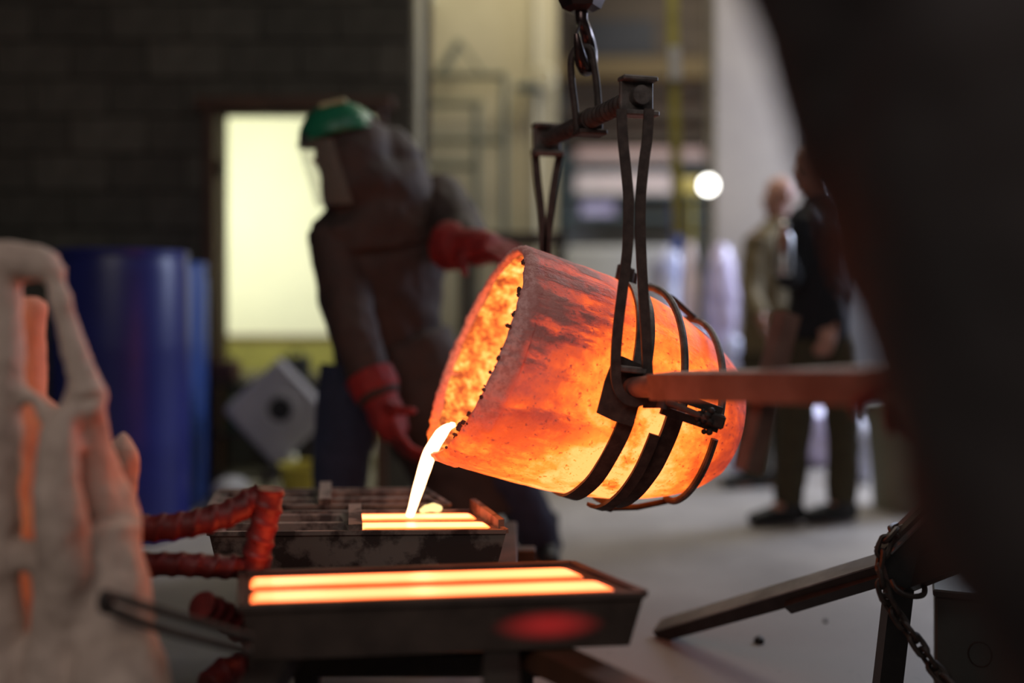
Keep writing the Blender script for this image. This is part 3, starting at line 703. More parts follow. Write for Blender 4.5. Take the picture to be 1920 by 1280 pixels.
def headshape(bm, c, f, up, s=1.):
    f, up = V(f).normalized(), V(up).normalized(); up = (up-f*up.dot(f)).normalized(); sd = f.cross(up); rot = Matrix((sd, f, up)).transposed()
    ell(bm, c+up*.035*s-f*.012*s, (.074*s, .094*s, .088*s), rot); ell(bm, c-up*.045*s+f*.026*s, (.056*s, .066*s, .070*s), rot)
    ell(bm, c+up*.012*s+f*.074*s, (.05*s, .018*s, .012*s), rot, 12)
    tube(bm, [c+up*.012*s+f*.082*s, c-up*.022*s+f*.108*s, c-up*.030*s+f*.088*s], [.009*s, .015*s, .014*s], 8)
    ell(bm, c-up*.062*s+f*.082*s, (.026*s, .012*s, .010*s), rot, 10); ell(bm, c-up*.098*s+f*.072*s, (.026*s, .02*s, .018*s), rot, 10)
    for k in (-1, 1): ell(bm, c+sd*k*.076*s-up*.004*s-f*.008*s, (.010*s, .018*s, .032*s), rot, 10)
    return rot
def face_bits(root, c, f, up, s=1.):
    f, up = V(f).normalized(), V(up).normalized(); up = (up-f*up.dot(f)).normalized(); sd = f.cross(up)
    for k in (-1, 1):
        b_ = B(); ell(b_, c+sd*k*.032*s+f*.078*s-up*.004*s, .0125*s, seg=10); mesh_obj('eye', b_, 'eye', root)
    b_ = B(); tube(b_, [c-up*.062*s+f*.090*s-sd*.024*s, c-up*.060*s+f*.097*s, c-up*.062*s+f*.090*s+sd*.024*s], [.003, .0055, .003], 8); mesh_obj('mouth', b_, 'lip', root)
def limb(bm, a, b_, c, r, n=5, seg=12): stube(bm, [a, b_, c], r, n, seg)

# --- the pourer behind the crucible
DW = 3.82; W = lambda x, y, d=DW: P(x, y, d)
pw = thing('person', 'person in brown leathers, red gauntlets and green face-shield helmet steadying the crucible', 'person', (W(790, 560).x, DW, 0))
def pm(fn, name, m, vox=.014, rough=None, parent=None, root=pw, it=3):
    bm = B(); fn(bm)
    bmesh.ops.translate(bm, verts=bm.verts, vec=-root.location); o = soft(name, bm, m, root, vox, rough, it)
    return o
HC = W(640, 285, 3.70); HF = V((-.93, -.28, -.22)); HU = V((-.22, 0, 1))
SL, SR = W(628, 442, 3.72), W(812, 372, 3.90)        # shoulders
EL, WL = W(658, 606, 3.60), W(712, 748, 3.50)
ER, WR = W(862, 436, 3.74), W(872, 462, 3.58)
PV = W(728, 668, 3.88); CH = W(722, 478, 3.82); NK = W(692, 345, 3.76)
HL, HR = W(662, 690, 3.86), W(812, 720, 3.92)
KL, AL_ = W(640, 870, 3.80), W(628, 1045, 3.86)
KR, AR = W(955, 900, 3.82), W(1020, 1035, 3.95)
lat = (SR-SL).normalized()
def f_body(bm):
    tube(bm, [PV-V((0, 0, .08)), PV, (PV+CH)/2, CH, NK], [(.15, .11), (.16, .12), (.15, .11), (.17, .12), (.06, .06)], 16, lat=lat)
    tube(bm, [NK-V((0, 0, .05)), NK, HC], [.06, .055, .055], 12)
    headshape(bm, HC, HF, HU)
    limb(bm, SL, EL, WL, [.062, .047, .034]); limb(bm, SR, ER, WR, [.062, .047, .034])
    limb(bm, HL, KL, AL_, [.09, .062, .042]); limb(bm, HR, KR, AR, [.09, .062, .042])
    tube(bm, [CH, SL], [.08, .065], 10); tube(bm, [CH, SR], [.08, .065], 10)
    tube(bm, [PV, HL], [.1, .09], 10); tube(bm, [PV, HR], [.1, .09], 10)
    for a_ in (AL_, AR): tube(bm, [a_, a_+V((-.10, -.12, -.06))], [.045, .035], 10)
    hand(bm, WL, (WL-EL)+V((.02, 0, -.05)), V((1, 0, 0)), 1., (.4, .5, .4)); hand(bm, WR, V((.6, -.6, -.1)), V((.3, .1, -1)), 1., (.6, .7, .5))
pm(f_body, 'body', 'skin', .012)
def f_coat(bm):
    tube(bm, [PV-V((0, 0, .12)), PV, (PV+CH)/2, CH, CH.lerp(NK, .6), NK], [(.20, .16), (.22, .17), (.225, .17), (.255, .175), (.21, .15), (.10, .10)], 20, lat=lat)
    limb(bm, SL+V((0, 0, .01)), EL, WL+(WL-EL)*.02, [.112, .092, .076]); limb(bm, SR, ER, WR, [.122, .10, .075])
    tube(bm, [CH.lerp(SL, .2), SL], [.12, .105], 12); tube(bm, [CH.lerp(SR, .2), SR], [.12, .105], 12)
pm(f_coat, 'leather_coat', 'leather', .013, (.030, .10))
def f_apron(bm):
    tube(bm, [PV+V((.06, -.05, .06)), PV+V((.14, -.05, -.15)), W(868, 880, 3.82), W(885, 975, 3.80)], [(.19, .14), (.21, .15), (.20, .13), (.19, .11)], 18, lat=V((1, .1, 0)))
pm(f_apron, 'leather_apron', 'leather', .013, (.025, .12))
def f_trous(bm):
    limb(bm, HL, KL, AL_, [.135, .11, .085]); limb(bm, HR, KR, AR, [.13, .10, .085]); tube(bm, [HL, PV+V((0, 0, .05)), HR], [.12, .14, .12], 12)
pm(f_trous, 'trousers', 'denim', .013, (.02, .08))
for a_, tn in ((AL_, V((-.16, -.13, 0))), (AR, V((.02, -.19, 0)))):
    def f_boot(bm, a_=a_, tn=tn):
        g = V((a_.x, a_.y, 0)); tube(bm, [g+V((0, 0, .18)), g+V((0, 0, .10)), g+V((0, 0, .055))-tn*.15], [.062, .060, .056], 12)
        tube(bm, [g+V((0, 0, .05))-tn*.35, g+V((0, 0, .055)), g+tn*.6+V((0, 0, .048)), g+tn*1.05+V((0, 0, .038))], [(.045, .045), (.05, .05), (.048, .042), (.036, .032)], 12, lat=V((0, 0, 1)).cross(tn))
    pm(f_boot, 'boot', 'shoe', .01)
def f_hood(bm):
    ell(bm, HC+V((.045, .01, -.01)), (.145, .13, .165)); ell(bm, W(722, 318, 3.80), (.15, .13, .17)); tube(bm, [HC+V((.04, 0, .02)), HC+V((.06, .0, -.09)), NK+V((.02, -.01, .0)), NK.lerp(CH, .42)+V((.012, 0, 0)), NK.lerp(CH, .80)], [(.13, .12), (.155, .14), (.205, .16), (.272, .185), (.275, .19)], 20, lat=lat)
    bm2 = bm
pm(f_hood, 'leather_hood', 'leather', .012, (.022, .09))
for nm, wr, d_, n_, el, th_ in (('gauntlet', WL, (WL-EL)+V((.03, 0, -.02)), V((1, .2, 0)), EL, 1), ('gauntlet', WR, V((.62, -.62, -.05)), V((.3, .1, -1)), ER, -1)):
    def f_gl(bm, wr=wr, d_=d_, n_=n_, el=el, th_=th_):
        back = -V(d_).normalized(); tube(bm, [wr+back*.10, wr+back*.03, wr], [.094, .088, .070], 14)
        tube(bm, [wr, wr-back*.08, wr-back*.15], [.066, .068, .05], 12)
        hand(bm, wr, d_, n_, 1.75, (.30, .40, .3), th_)
    pm(f_gl, nm, 'glove', .009, (.012, .05), it=2)
hrot = Matrix.Rotation(R(-13), 3, 'Y')
b_ = B()
hb_c = HC+V((-.01, 0, .06)); rings = []
for i in range(9):
    e = i/8*PI/2; rings.append((math.cos(e), math.sin(e)))
lathe(b_, [(.145*c+.0001, .125*s_) for c, s_ in rings], 32, caps=False); 
bmesh.ops.transform(b_, matrix=Matrix.Translation(hb_c-pw.location) @ Matrix.Rotation(R(-14), 4, 'Y') @ Matrix.Diagonal((1.02, .88, 1, 1)), verts=b_.verts)
hs = mesh_obj('helmet', b_, 'green', pw)
b_ = B(); tube(b_, [V((.145*1.02*math.cos(a), .145*.88*math.sin(a), -.004)) for a in [2*PI*k/32 for k in range(32)]], .008, 8, closed=True)
bmesh.ops.transform(b_, matrix=Matrix.Translation(hb_c-pw.location) @ Matrix.Rotation(R(-14), 4, 'Y'), verts=b_.verts); mesh_obj('helmet_brim', b_, 'green', hs)
b_ = B(); box(b_, hb_c-pw.location+V((-.01, -.05, .108)), (.10, .06, .02), Matrix.Rotation(R(-14), 3, 'Y'), .005); mesh_obj('helmet_sticker', b_, 'helmet_band', hs)
# visor: curved clear sheet in front of the face
b_ = B(); rows = []
for i in range(9):
    t = i/8; row = []
    for k in range(13):
        a = R(180-75+150*k/12+17); rr = .150+.004*t
        p = hb_c+V((rr*math.cos(a)*1.0-.005+.075*t, rr*math.sin(a)*.9, -.03-.235*t-(.02 if False else 0))); row.append(b_.verts.new(p-pw.location))
    rows.append(row)
for i in range(8):
    for k in range(12): b_.faces.new((rows[i][k], rows[i][k+1], rows[i+1][k+1], rows[i+1][k]))
bmesh.ops.solidify(b_, geom=b_.faces[:], thickness=.003); vz = mesh_obj('visor', b_, 'visor', pw)
b_ = B(); box(b_, W(572, 262, 3.62)-pw.location, (.03, .05, .045), None, .008); mesh_obj('visor_hinge', b_, 'black', pw)

# --- two visitors in the hall
def walker(label, d, J, mats, face, s=1., hairy=True, hold=False):
    Q = lambda k: P(*J[k]) if len(J[k]) == 3 else P(*J[k], d)
    root = thing('person', label, 'person', (Q('pv').x, d, 0)); A = {k: Q(k) for k in J}
    lt = (A['sr']-A['sl']).normalized()
    def go(fn, name, m, vox=.014, rough=None): return pm(fn, name, m, vox, rough, root=root)
    def fb(bm):
        tube(bm, [A['pv']-V((0, 0, .08)), A['pv'], (A['pv']+A['ch'])/2, A['ch'], A['nk']], [(.14, .10), (.15, .11), (.14, .10), (.16, .11), (.055, .055)], 16, lat=lt)
        tube(bm, [A['nk']-V((0, 0, .06)), A['nk'], A['hd']], [.062, .054, .052], 12); headshape(bm, A['hd'], face, V((0, 0, 1)), s)
        for k in 'lr':
            limb(bm, A['s'+k], A['e'+k], A['w'+k], [.055, .043, .031]); limb(bm, A['h'+k], A['k'+k], A['a'+k], [.085, .058, .042])
            tube(bm, [A['ch'], A['s'+k]], [.08, .06], 10); tube(bm, [A['pv'], A['h'+k]], [.1, .085], 10)
            tube(bm, [A['a'+k], A['a'+k]+V(face)*.12+V((0, 0, -.06))], [.042, .035], 10)
            hand(bm, A['w'+k], A['w'+k]-A['e'+k], V((1, 0, 0)) if k == 'l' else V((0, 1, 0)), 1., (.4, .5, .4), 1 if k == 'l' else -1)
    go(fb, 'body', 'skin', .012)
    def ft(bm):
        tube(bm, [A['pv']-V((0, 0, .06)), A['pv'], (A['pv']+A['ch'])/2, A['ch'], A['ch'].lerp(A['nk'], .6), A['nk']], [(.175, .135), (.175, .135), (.17, .13), (.19, .135), (.13, .10), (.07, .07)], 18, lat=lt)
        for k in 'lr':
            limb(bm, A['s'+k], A['e'+k], A['w'+k].lerp(A['e'+k], .08), [.075, .06, .046]); tube(bm, [A['ch'].lerp(A['s'+k], .2), A['s'+k]], [.10, .08], 12)
    go(ft, 'top', mats[0], .013, (.02, .09))
    def fl_(bm):
        for k in 'lr': limb(bm, A['h'+k], A['k'+k], A['a'+k], [.105, .08, .068])
        tube(bm, [A['hl'], A['pv'], A['hr']], [.105, .13, .105], 12)
    go(fl_, 'trousers', mats[1], .013, (.016, .08))
    for k in 'lr':
        def fs(bm, k=k):
            g = V((A['a'+k].x, A['a'+k].y, 0)); tn = V((face[0], face[1], 0)).normalized()*.18
            tube(bm, [g+V((0, 0, .13)), g+V((0, 0, .06))], [.055, .055], 12)
            tube(bm, [g+V((0, 0, .05))-tn*.4, g+V((0, 0, .055)), g+tn*.6+V((0, 0, .045)), g+tn*1.1+V((0, 0, .034))], [(.042, .045), (.048, .05), (.046, .04), (.034, .03)], 12, lat=V((0, 0, 1)).cross(tn))
        go(fs, 'shoe', 'shoe', .01)
    face_bits(root, A['hd']-root.location, face, V((0, 0, 1)), s)
    if hairy:
        def fh(bm):
            f = V(face).normalized(); c = A['hd']
            rot = Matrix((f.cross(V((0, 0, 1))).normalized(), f, V((0, 0, 1)))).transposed(); ell(bm, c+V((0, 0, .055))-f*.03, (.080, .092, .078), rot)
        go(fh, 'hair', 'hair', .01)
    return root, A
FC = V((-.95, -.3, -.05))
J1 = dict(hd=(1530, 316, 4.62), nk=(1540, 362), ch=(1545, 440), pv=(1535, 610), sl=(1500, 408, 4.50), sr=(1590, 408, 4.75), el=(1482, 520, 4.45), wl=(1470, 478, 4.30), er=(1590, 520, 4.65), wr=(1560, 612, 4.50),
          hl=(1505, 640, 4.58), hr=(1565, 640, 4.66), kl=(1490, 800, 4.55), kr=(1580, 800, 4.63), al=(1478, 942, 4.55), ar=(1578, 942, 4.60))
r1, A1 = walker('person in black jumper and khaki trousers standing at the right holding a flask', 4.62, J1, ('navy', 'khaki'), FC)
J2 = dict(hd=(1462, 372, 5.5), nk=(1462, 412), ch=(1450, 480), pv=(1440, 640), sl=(1420, 446, 5.4), sr=(1490, 446, 5.6), el=(1408, 540, 5.35), wl=(1430, 600, 5.2), er=(1490, 540, 5.5), wr=(1480, 610, 5.35),
          hl=(1420, 660, 5.46), hr=(1468, 660, 5.52), kl=(1418, 780, 5.45), kr=(1470, 780, 5.5), al=(1416, 892, 5.45), ar=(1472, 892, 5.5))
r2, A2 = walker('balding person in an olive jacket standing behind the one in black', 5.5, J2, ('olive', 'khaki'), FC, 1., False)
fp = A1['wl']+V((-.01, -.03, .01))
fk = thing('flask', 'shiny steel flask held by the person in black', 'flask', fp)
bm = B(); lathe(bm, [(.034, -.10), (.038, -.095), (.038, .06), (.03, .08), (.02, .088)], 20); mesh_obj('flask_body', bm, 'steel', fk)
bm = B(); lathe(bm, [(.022, .086), (.024, .09), (.024, .125), (.018, .13)], 16); mesh_obj('flask_cap', bm, 'steel', fk)

# --- the helper close to the camera at the right edge, back turned
DF = 1.10; G = lambda x, y, d=DF: P(x, y, d)
ph = thing('person', 'person in dark coat close to the camera at the right edge, back turned', 'person', (.58, .88, 0))
fPV, fCH, fNK = V((.535, .88, .93)), V((.53, .87, 1.26)), V((.50, .92, 1.50))
fSL, fSR = V((.278, .91, 1.41)), V((.70, .86, 1.40))
fEL, fWL = V((.420, 1.05, 1.10)), V((.592, 1.385, .915))
fER, fWR = V((.80, 1.02, 1.10)), V((.655, 1.27, .925))
fHL, fHR = V((.59, .88, .86)), V((.72, .87, .86))
fKL, fAL = V((.62, .90, .47)), V((.63, .84, .09)); fKR, fAR = V((.78, .86, .47)), V((.80, .76, .09))
fH, fF = V((.49, .99, 1.66)), V((-.35, .9, -.25))
def f_body(bm):
    tube(bm, [fPV-V((0, 0, .08)), fPV, (fPV+fCH)/2, fCH, fNK], [(.16, .11), (.16, .12), (.15, .11), (.17, .12), (.06, .06)], 16, lat=V((1, 0, 0)))
    tube(bm, [fNK-V((0, 0, .05)), fNK, fH], [.06, .055, .055], 12); headshape(bm, fH, fF, V((0, .2, 1)))
    limb(bm, fSL, fEL, fWL, [.06, .046, .034]); limb(bm, fSR, fER, fWR, [.06, .046, .034]); limb(bm, fHL, fKL, fAL, [.09, .062, .042]); limb(bm, fHR, fKR, fAR, [.09, .062, .042])
    tube(bm, [fCH, fSL], [.08, .065], 10); tube(bm, [fCH, fSR], [.08, .065], 10); tube(bm, [fPV, fHL], [.1, .09], 10); tube(bm, [fPV, fHR], [.1, .09], 10)
    for a_ in (fAL, fAR): tube(bm, [a_, a_+V((-.02, .14, -.05))], [.045, .035], 10)
    for wq, t_ in ((fWL, 1), (fWR, -1)): hand(bm, wq, V((-.25*t_*-1, .9, 0)) if False else V((.15*t_, .8, -.1)), V((0, .2, -1)), 1., (.8, .9, .6), t_)
pm(f_body, 'body', 'skin', .012, root=ph)
def f_coat(bm):
    tube(bm, [V((.635, .87, .66)), V((.615, .87, .77)), V((.57, .87, .87)), (fPV+fCH)/2+V((.0, 0, -.03)), fCH+V((.0, 0, -.02)), fCH.lerp(fNK, .6), fNK], [(.185, .15), (.20, .17), (.225, .18), (.225, .18), (.235, .18), (.20, .14), (.10, .10)], 22, lat=V((1, 0, 0)))
    limb(bm, fSL, fEL, fWL, [.105, .085, .06]); limb(bm, fSR, fER, fWR, [.105, .085, .06]); tube(bm, [fCH.lerp(fSL, .2), fSL], [.13, .11], 12); tube(bm, [fCH.lerp(fSR, .2), fSR], [.13, .11], 12)
pm(f_coat, 'coat', 'fgcoat', .014, (.03, .12), root=ph)
def f_tr(bm):
    limb(bm, fHL, fKL, fAL, [.12, .09, .07]); limb(bm, fHR, fKR, fAR, [.12, .09, .07]); tube(bm, [fHL, fPV, fHR], [.12, .14, .12], 12)
pm(f_tr, 'trousers', 'denim', .014, (.02, .08), root=ph)
for a_ in (fAL, fAR):
    def f_b(bm, a_=a_):
        g = V((a_.x, a_.y, 0)); tn = V((-.05, .19, 0)); tube(bm, [g+V((0, 0, .16)), g+V((0, 0, .06))], [.06, .058], 12)
        tube(bm, [g+V((0, 0, .05))-tn*.4, g+V((0, 0, .055)), g+tn*.6+V((0, 0, .046)), g+tn*1.05+V((0, 0, .036))], [(.044, .045), (.05, .05), (.046, .042), (.034, .031)], 12, lat=V((0, 0, 1)).cross(tn))
    pm(f_b, 'boot', 'shoe', .01, root=ph)
for wq, eq, t_ in ((fWL, fEL, 1), (fWR, fER, -1)):
    def f_g(bm, wq=wq, eq=eq, t_=t_):
        tube(bm, [wq+(eq-wq)*.3, wq+(eq-wq)*.08, wq], [.072, .062, .045], 14); hand(bm, wq, V((.15*t_, .8, -.1)), V((0, .2, -1)), 1.3, (.8, .9, .6), t_)
    pm(f_g, 'glove', 'glove', .009, root=ph)
def f_h(bm): ell(bm, fH+V((.005, -.02, .045)), (.092, .108, .10))
pm(f_h, 'cap', 'fgcoat', .01, root=ph)
face_bits(ph, fH-ph.location, fF, V((0, .2, 1)))

# ------------------------------------------------------------------ steel stand, chain and box at lower right
st = thing('steel_stand', 'dark angle steel stand with a long leg sloping to the floor', 'stand')
DS = 2.45
bm = B(); foot = P(1240, 1180, 3.05); foot.z = .012
lp = [foot, P(1500, 1108, 2.68), P(1690, 1052, 2.44)]; LL = V((0, -.55, 1)); bar(bm, lp, .040, .060, lat=LL); mesh_obj('long_leg', bm, 'darksteel', st, 0)
bm = B(); bar(bm, [p+u*.0215 for p, u, v in frames(lp, LL)], .004, .062, lat=LL); mesh_obj('glint_top_face', bm, 'glintsteel', st, 0)  # bright strip added as the glint along the leg top
bm = B(); bar(bm, [P(1659, 1028, 2.345), P(1757, 931, 2.345)], .006, .05, lat=V((-.5, -.35, .8))); mesh_obj('glint_plate_edge', bm, 'glintsteel', st, 0)  # bright strip added as the lit top edge of the head plate
bm = B(); bar(bm, [P(1480, 1130, 2.69), P(1685, 1066, 2.44)], .03, .05, lat=V((.75, -.6, .2))); mesh_obj('leg_sleeve', bm, 'darksteel', st, 0)
quadplate('head_plate', [(1652, 1034), (1755, 932), (1772, 948), (1838, 990), (1768, 1056), (1700, 1104), (1668, 1090)], 2.33, .045, 'darksteel', None, st, Matrix())
bm = B(); bar(bm, [P(1690, 1088, 2.38), P(1880, 1012, 2.22)], .055, .06, lat=V((0, .3, 1))); mesh_obj('side_arm', bm, 'darksteel', st, 0)
bm = B(); bar(bm, [P(1700, 1065, 2.42), P(1850, 1002, 2.26)], .02, .03, lat=V((0, .3, 1))); mesh_obj('brace', bm, 'darksteel', st, 0)
lg = P(1655, 1361, 2.40); lg.z = 0
bm = B(); bar(bm, [P(1690, 1060, 2.40), lg], .056, .045, lat=V((1, 0, .1))); mesh_obj('front_leg', bm, 'darksteel', st, 0)
l3 = P(1890, 1361, 2.35); l3.z = .0
bm = B(); bar(bm, [P(1862, 1015, 2.24), l3+V((.10, -.05, 0))], .05, .045, lat=V((1, 0, .1))); mesh_obj('rear_leg', bm, 'darksteel', st, 0)
bm = B(); tube(bm, spl([P(1672, 1088, 2.33), P(1682, 1105, 2.31), P(1705, 1117, 2.30), P(1730, 1115, 2.31), P(1733, 1100, 2.34), P(1722, 1092, 2.37)], 6), .0065, 10); mesh_obj('ring', bm, 'chain', st)
def chain(name, label, pts, m, pitch, wire, group=None):
    t = thing(name, label, 'chain'); pts = spl(pts, 30); acc = 0; k = 0; proto = None; last = pts[0]
    ll, ww = pitch*.74, pitch*.40
    def mk():
        bm = B(); ring = []
        for i in range(16):
            a = 2*PI*i/16; ring.append(V((ww*math.cos(a)*.95, 0, (ll-ww)*(1 if math.sin(a) > .01 else (-1 if math.sin(a) < -.01 else 0))+ww*math.sin(a))))
        tube(bm, ring, wire, 6, lat=V((0, 1, 0)), closed=True); return bm
    for i in range(1, len(pts)):
        seg = pts[i]-pts[i-1]; acc += seg.length
        while acc >= pitch:
            acc -= pitch; p = pts[i]-seg.normalized()*acc
            if proto is None: o = proto = mesh_obj('link', mk(), m, t)
            else: o = proto.copy(); COL.objects.link(o)
            q_ = seg.to_track_quat('Z', 'Y'); o.rotation_mode = 'QUATERNION'
            o.rotation_quaternion = q_ @ Matrix.Rotation(R(40+90*(k % 2)), 3, 'Z').to_quaternion(); o.location = p; k += 1
    return t
chain('chain', 'brown rusty chain wrapped over the steel stand and trailing down', [P(1700, 985, 2.40), P(1672, 1000, 2.33), P(1656, 1030, 2.31), P(1650, 1070, 2.30), P(1662, 1120, 2.29), P(1690, 1165, 2.28), P(1720, 1205, 2.26), P(1752, 1252, 2.24), P(1800, 1300, 2.20), P(1850, 1345, 2.17)], 'chain', .034, .0064)
gb = thing('tool_box', 'dark grey-green steel box standing beside the chained stand', 'box', (P(1850, 1100, 2.52).x, 2.50, 0), None, R(-22))
bm = B(); box(bm, (0, 0, .150), (.26, .22, .300), None, .006); mesh_obj('box_body', bm, 'greybox', gb)
bm = B(); box(bm, (0, 0, .308), (.27, .23, .018), None, .004); mesh_obj('lid', bm, 'greybox', gb)
bm = B(); tube(bm, [V((-.03+.026*math.cos(a), -.111, .17+.030*math.sin(a))) for a in [2*PI*k/20 for k in range(20)]], .0018, 6, closed=True); mesh_obj('ring_emblem', bm, 'rail', gb)
t = thing('steel_rod', 'short grey steel rod leaning on the grey-green box', 'rod')
bm = B(); tube(bm, [P(1828, 1050, 2.46), P(1880, 1106, 2.42)], .012, 10); mesh_obj('rod_body', bm, 'iron_grey', t)
bm = B(); ell(bm, P(1828, 1050, 2.46), .015, seg=10); mesh_obj('rod_knob', bm, 'iron_grey', t)
for i, (x, y, s, e) in enumerate(((1423, 1205, .016, 'dark slag crumb on the floor under the sloping steel leg'), (1548, 1166, .008, 'tiny slag crumb nearest the chained stand'))):
    d = EYE*F/(y-HY); bm = B(); bmesh.ops.create_icosphere(bm, subdivisions=2, radius=s, matrix=Matrix.Translation(P(x, y, d)+V((0, 0, s*.4))))
    for v in bm.verts: v.co += V((noise.noise(v.co*60), noise.noise(v.co*60+V((5, 0, 0))), 0))*s*.5
    tagit(mesh_obj('slag_crumb', bm, 'black'), e, 'slag')

# ------------------------------------------------------------------ background: left clutter in the doorway
wp = thing('white_panel', 'white square panel with a round black hole, standing on its corner', 'panel', P(522, 772, 4.90))
bm = B(); box(bm, (0, 0, 0), (.385, .05, .385), Matrix.Rotation(R(47), 3, 'Y'), .02); mesh_obj('panel_body', bm, 'white', wp)
bm = B(); tube(bm, [V((.015, -.030, .015)), V((.015, .02, .015))], .058, 24); mesh_obj('hole_grille', bm, 'black', wp)
bm = B(); tube(bm, [V((.015+.078*math.cos(a), -.026, .015+.078*math.sin(a))) for a in [2*PI*k/28 for k in range(28)]], .012, 8, closed=True); mesh_obj('hole_rim', bm, 'white', wp)
for s_ in (-1, 1):
    bm = B(); box(bm, (0, .03, 0), (.39, .02, .016), Matrix.Rotation(R(47), 3, 'Y'))
    for v in bm.verts: v.co += Matrix.Rotation(R(47), 3, 'Y') @ V((0, 0, s_*.200))
    mesh_obj('panel_edge', bm, 'black', wp)
wpz = .17+.03
sl_ = thing('stool', 'low dark stool under the white panel corner', 'stool', (P(522, 0, 4.90).x, 4.90, 0))
bm = B(); box(bm, (0, 0, .172), (.16, .16, .02), None, .004); mesh_obj('stool_top', bm, 'rail', sl_)
for x in (-.06, .06):
    for y in (-.06, .06): bm = B(); box(bm, (x, y, .081), (.02, .02, .162), None, .002); mesh_obj('leg', bm, 'rail', sl_)
cb = thing('equipment_rack', 'dark low equipment rack behind the white panel by the doorway', 'rack', (P(500, 900, 5.15).x, 5.14, 0))
for x in (-.235, .235):
    for y in (-.1, .1): bm = B(); box(bm, (x, y, .31), (.03, .03, .62), None, .003); mesh_obj('post', bm, 'rail', cb)
for z in (.12, .34, .60): bm = B(); box(bm, (0, 0, z), (.50, .23, .02), None, .003); mesh_obj('shelf', bm, 'rail', cb)
for (px, py, s3, m, nm, lb) in ((425, 735, (.12, .14, .10), 'doorwood', 'tool_case', 'reddish brown case on the top shelf of the dark rack'), (440, 835, (.08, .14, .16), 'greenpl', 'jerry_can', 'dark green can on the middle shelf of the dark rack'), (555, 740, (.13, .14, .12), 'black', 'tool_case', 'black case on the top shelf of the dark rack')):
    z = .613 if py < 800 else .353
    t = thing(nm, lb, 'case' if 'case' in nm else 'can', (P(px, py, 5.12).x, 5.12, z)); bm = B(); box(bm, (0, 0, s3[2]/2), s3, None, .012); mesh_obj('shell', bm, m, t)
    bm = B(); tube(bm, spl([V((-.03, 0, s3[2])), V((-.025, 0, s3[2]+.025)), V((.025, 0, s3[2]+.025)), V((.03, 0, s3[2]))], 4), .006, 8); mesh_obj('handle', bm, m, t)
ac = thing('low_cabinet', 'low dark cabinet inside the lit doorway room', 'cabinet', (P(500, 0, 6.2).x, 6.2, 0))
hh = EYE-(705-HY)*6.0/F
bm = B(); box(bm, (0, 0, hh/2), (1.0, .4, hh), None, .008); mesh_obj('cabinet_body', bm, 'rail', ac)
for x in (-.25, .25):
    bm = B(); box(bm, (x, -.208, hh/2), (.47, .018, hh-.06), None, .004); dd = mesh_obj('door', bm, 'black', ac)
    bm = B(); box(bm, (x-math.copysign(.18, x), -.225, hh*.6), (.015, .02, .1), None, .003); mesh_obj('handle', bm, 'steel', dd)
t = thing('bucket', 'yellow bucket on the floor below the white panel', 'bucket', (P(572, 960, 4.72).x, 4.72, 0))
bm = B(); lathe(bm, [(.09, 0), (.12, .24), (.128, .245), (.124, .25), (.112, .24), (.085, .015)], 28); mesh_obj('pail', bm, 'yellow', t)
bm = B(); tube(bm, spl([V((-.125, 0, .22)), V((-.10, -.09, .14)), V((.10, -.09, .14)), V((.125, 0, .22))], 5), .004, 8); mesh_obj('handle', bm, 'steel', t)
t = thing('nozzle', 'small cream tube hanging below the white panel corner', 'tube', P(548, 868, 4.85))
bm = B(); lathe(bm, [(.022, -.05), (.026, -.04), (.026, .03), (.018, .045)], 16); mesh_obj('tube_body', bm, 'annex', t)
bm = B(); lathe(bm, [(.029, -.012), (.029, .004)], 16); mesh_obj('collar', bm, 'yellow', t)
bm = B(); ell(bm, P(432, 917, 4.62), (.085, .09, .062)); ell(bm, P(455, 922, 4.62), (.06, .08, .05)); tagit(soft('cloth_sack', bm, 'farwall', None, .012, (.02, .05)), 'pale grey cloth sack on the floor beside the blue drums', 'sack')

t = thing('crate', 'dark wooden crate under the pale grey sack', 'crate', (P(436, 930, 4.62).x, 4.62, 0))
for k in range(2): bm = B(); box(bm, (0, -.125, .020+.038*k), (.23, .02, .032), None, .003); mesh_obj('plank', bm, 'rail', t)
bm = B(); box(bm, (0, 0, .038), (.22, .23, .076), None, .004); mesh_obj('crate_body', bm, 'rail', t)

# pipe rack on the beige wall
pr = thing('pipe_rack', 'grey-green pipe frame of stepped rails standing before the beige wall', 'rack')
DP = 6.1; Z0 = lambda x: V((P(x, 500, DP).x, DP, 0))
def rp(a, b_, nm='rail', r=.02): bm = B(); tube(bm, [a, b_], r, 10); mesh_obj(nm, bm, 'rackgreen', pr)
rp(P(786, 142, DP), P(948, 142, DP)); rp(P(786, 195, DP), P(905, 195, DP)); rp(P(786, 264, DP), P(948, 264, DP)); rp(P(786, 312, DP), P(900, 312, DP))
rp(Z0(945), P(945, 142, DP), 'upright'); rp(Z0(893), P(893, 195, DP), 'upright'); rp(Z0(790), P(790, 142, DP), 'upright')
rp(P(862, 78, DP+.05), P(826, 135, DP+.05), 'hook_arm', .025); rp(P(862, 78, DP+.05), P(905, 140, DP+.05), 'hook_arm', .008)
chain('hoist_chain', 'thin dark hoist chain hanging behind the green helmet', [P(803, -40, 5.0), P(802, 100, 5.0), P(800, 200, 5.0), P(798, 300, 5.0)], 'iron', .042, .008)
wl_ = thing('wall_lamp', 'round cream wall lamp on the beige wall beside the opening', 'lamp', P(1016, 150, 6.2))
bm = B(); tube(bm, [V((0, -.07, 0)), V((0, -.04, 0)), V((0, .06, 0)), V((0, .1, 0))], [.07, .085, .06, .03], 24); mesh_obj('shade', bm, 'beige', wl_)
bm = B(); box(bm, (-.09, -.06, -.06), (.16, .06, .045), None, .01); mesh_obj('bracket', bm, 'teal', wl_)
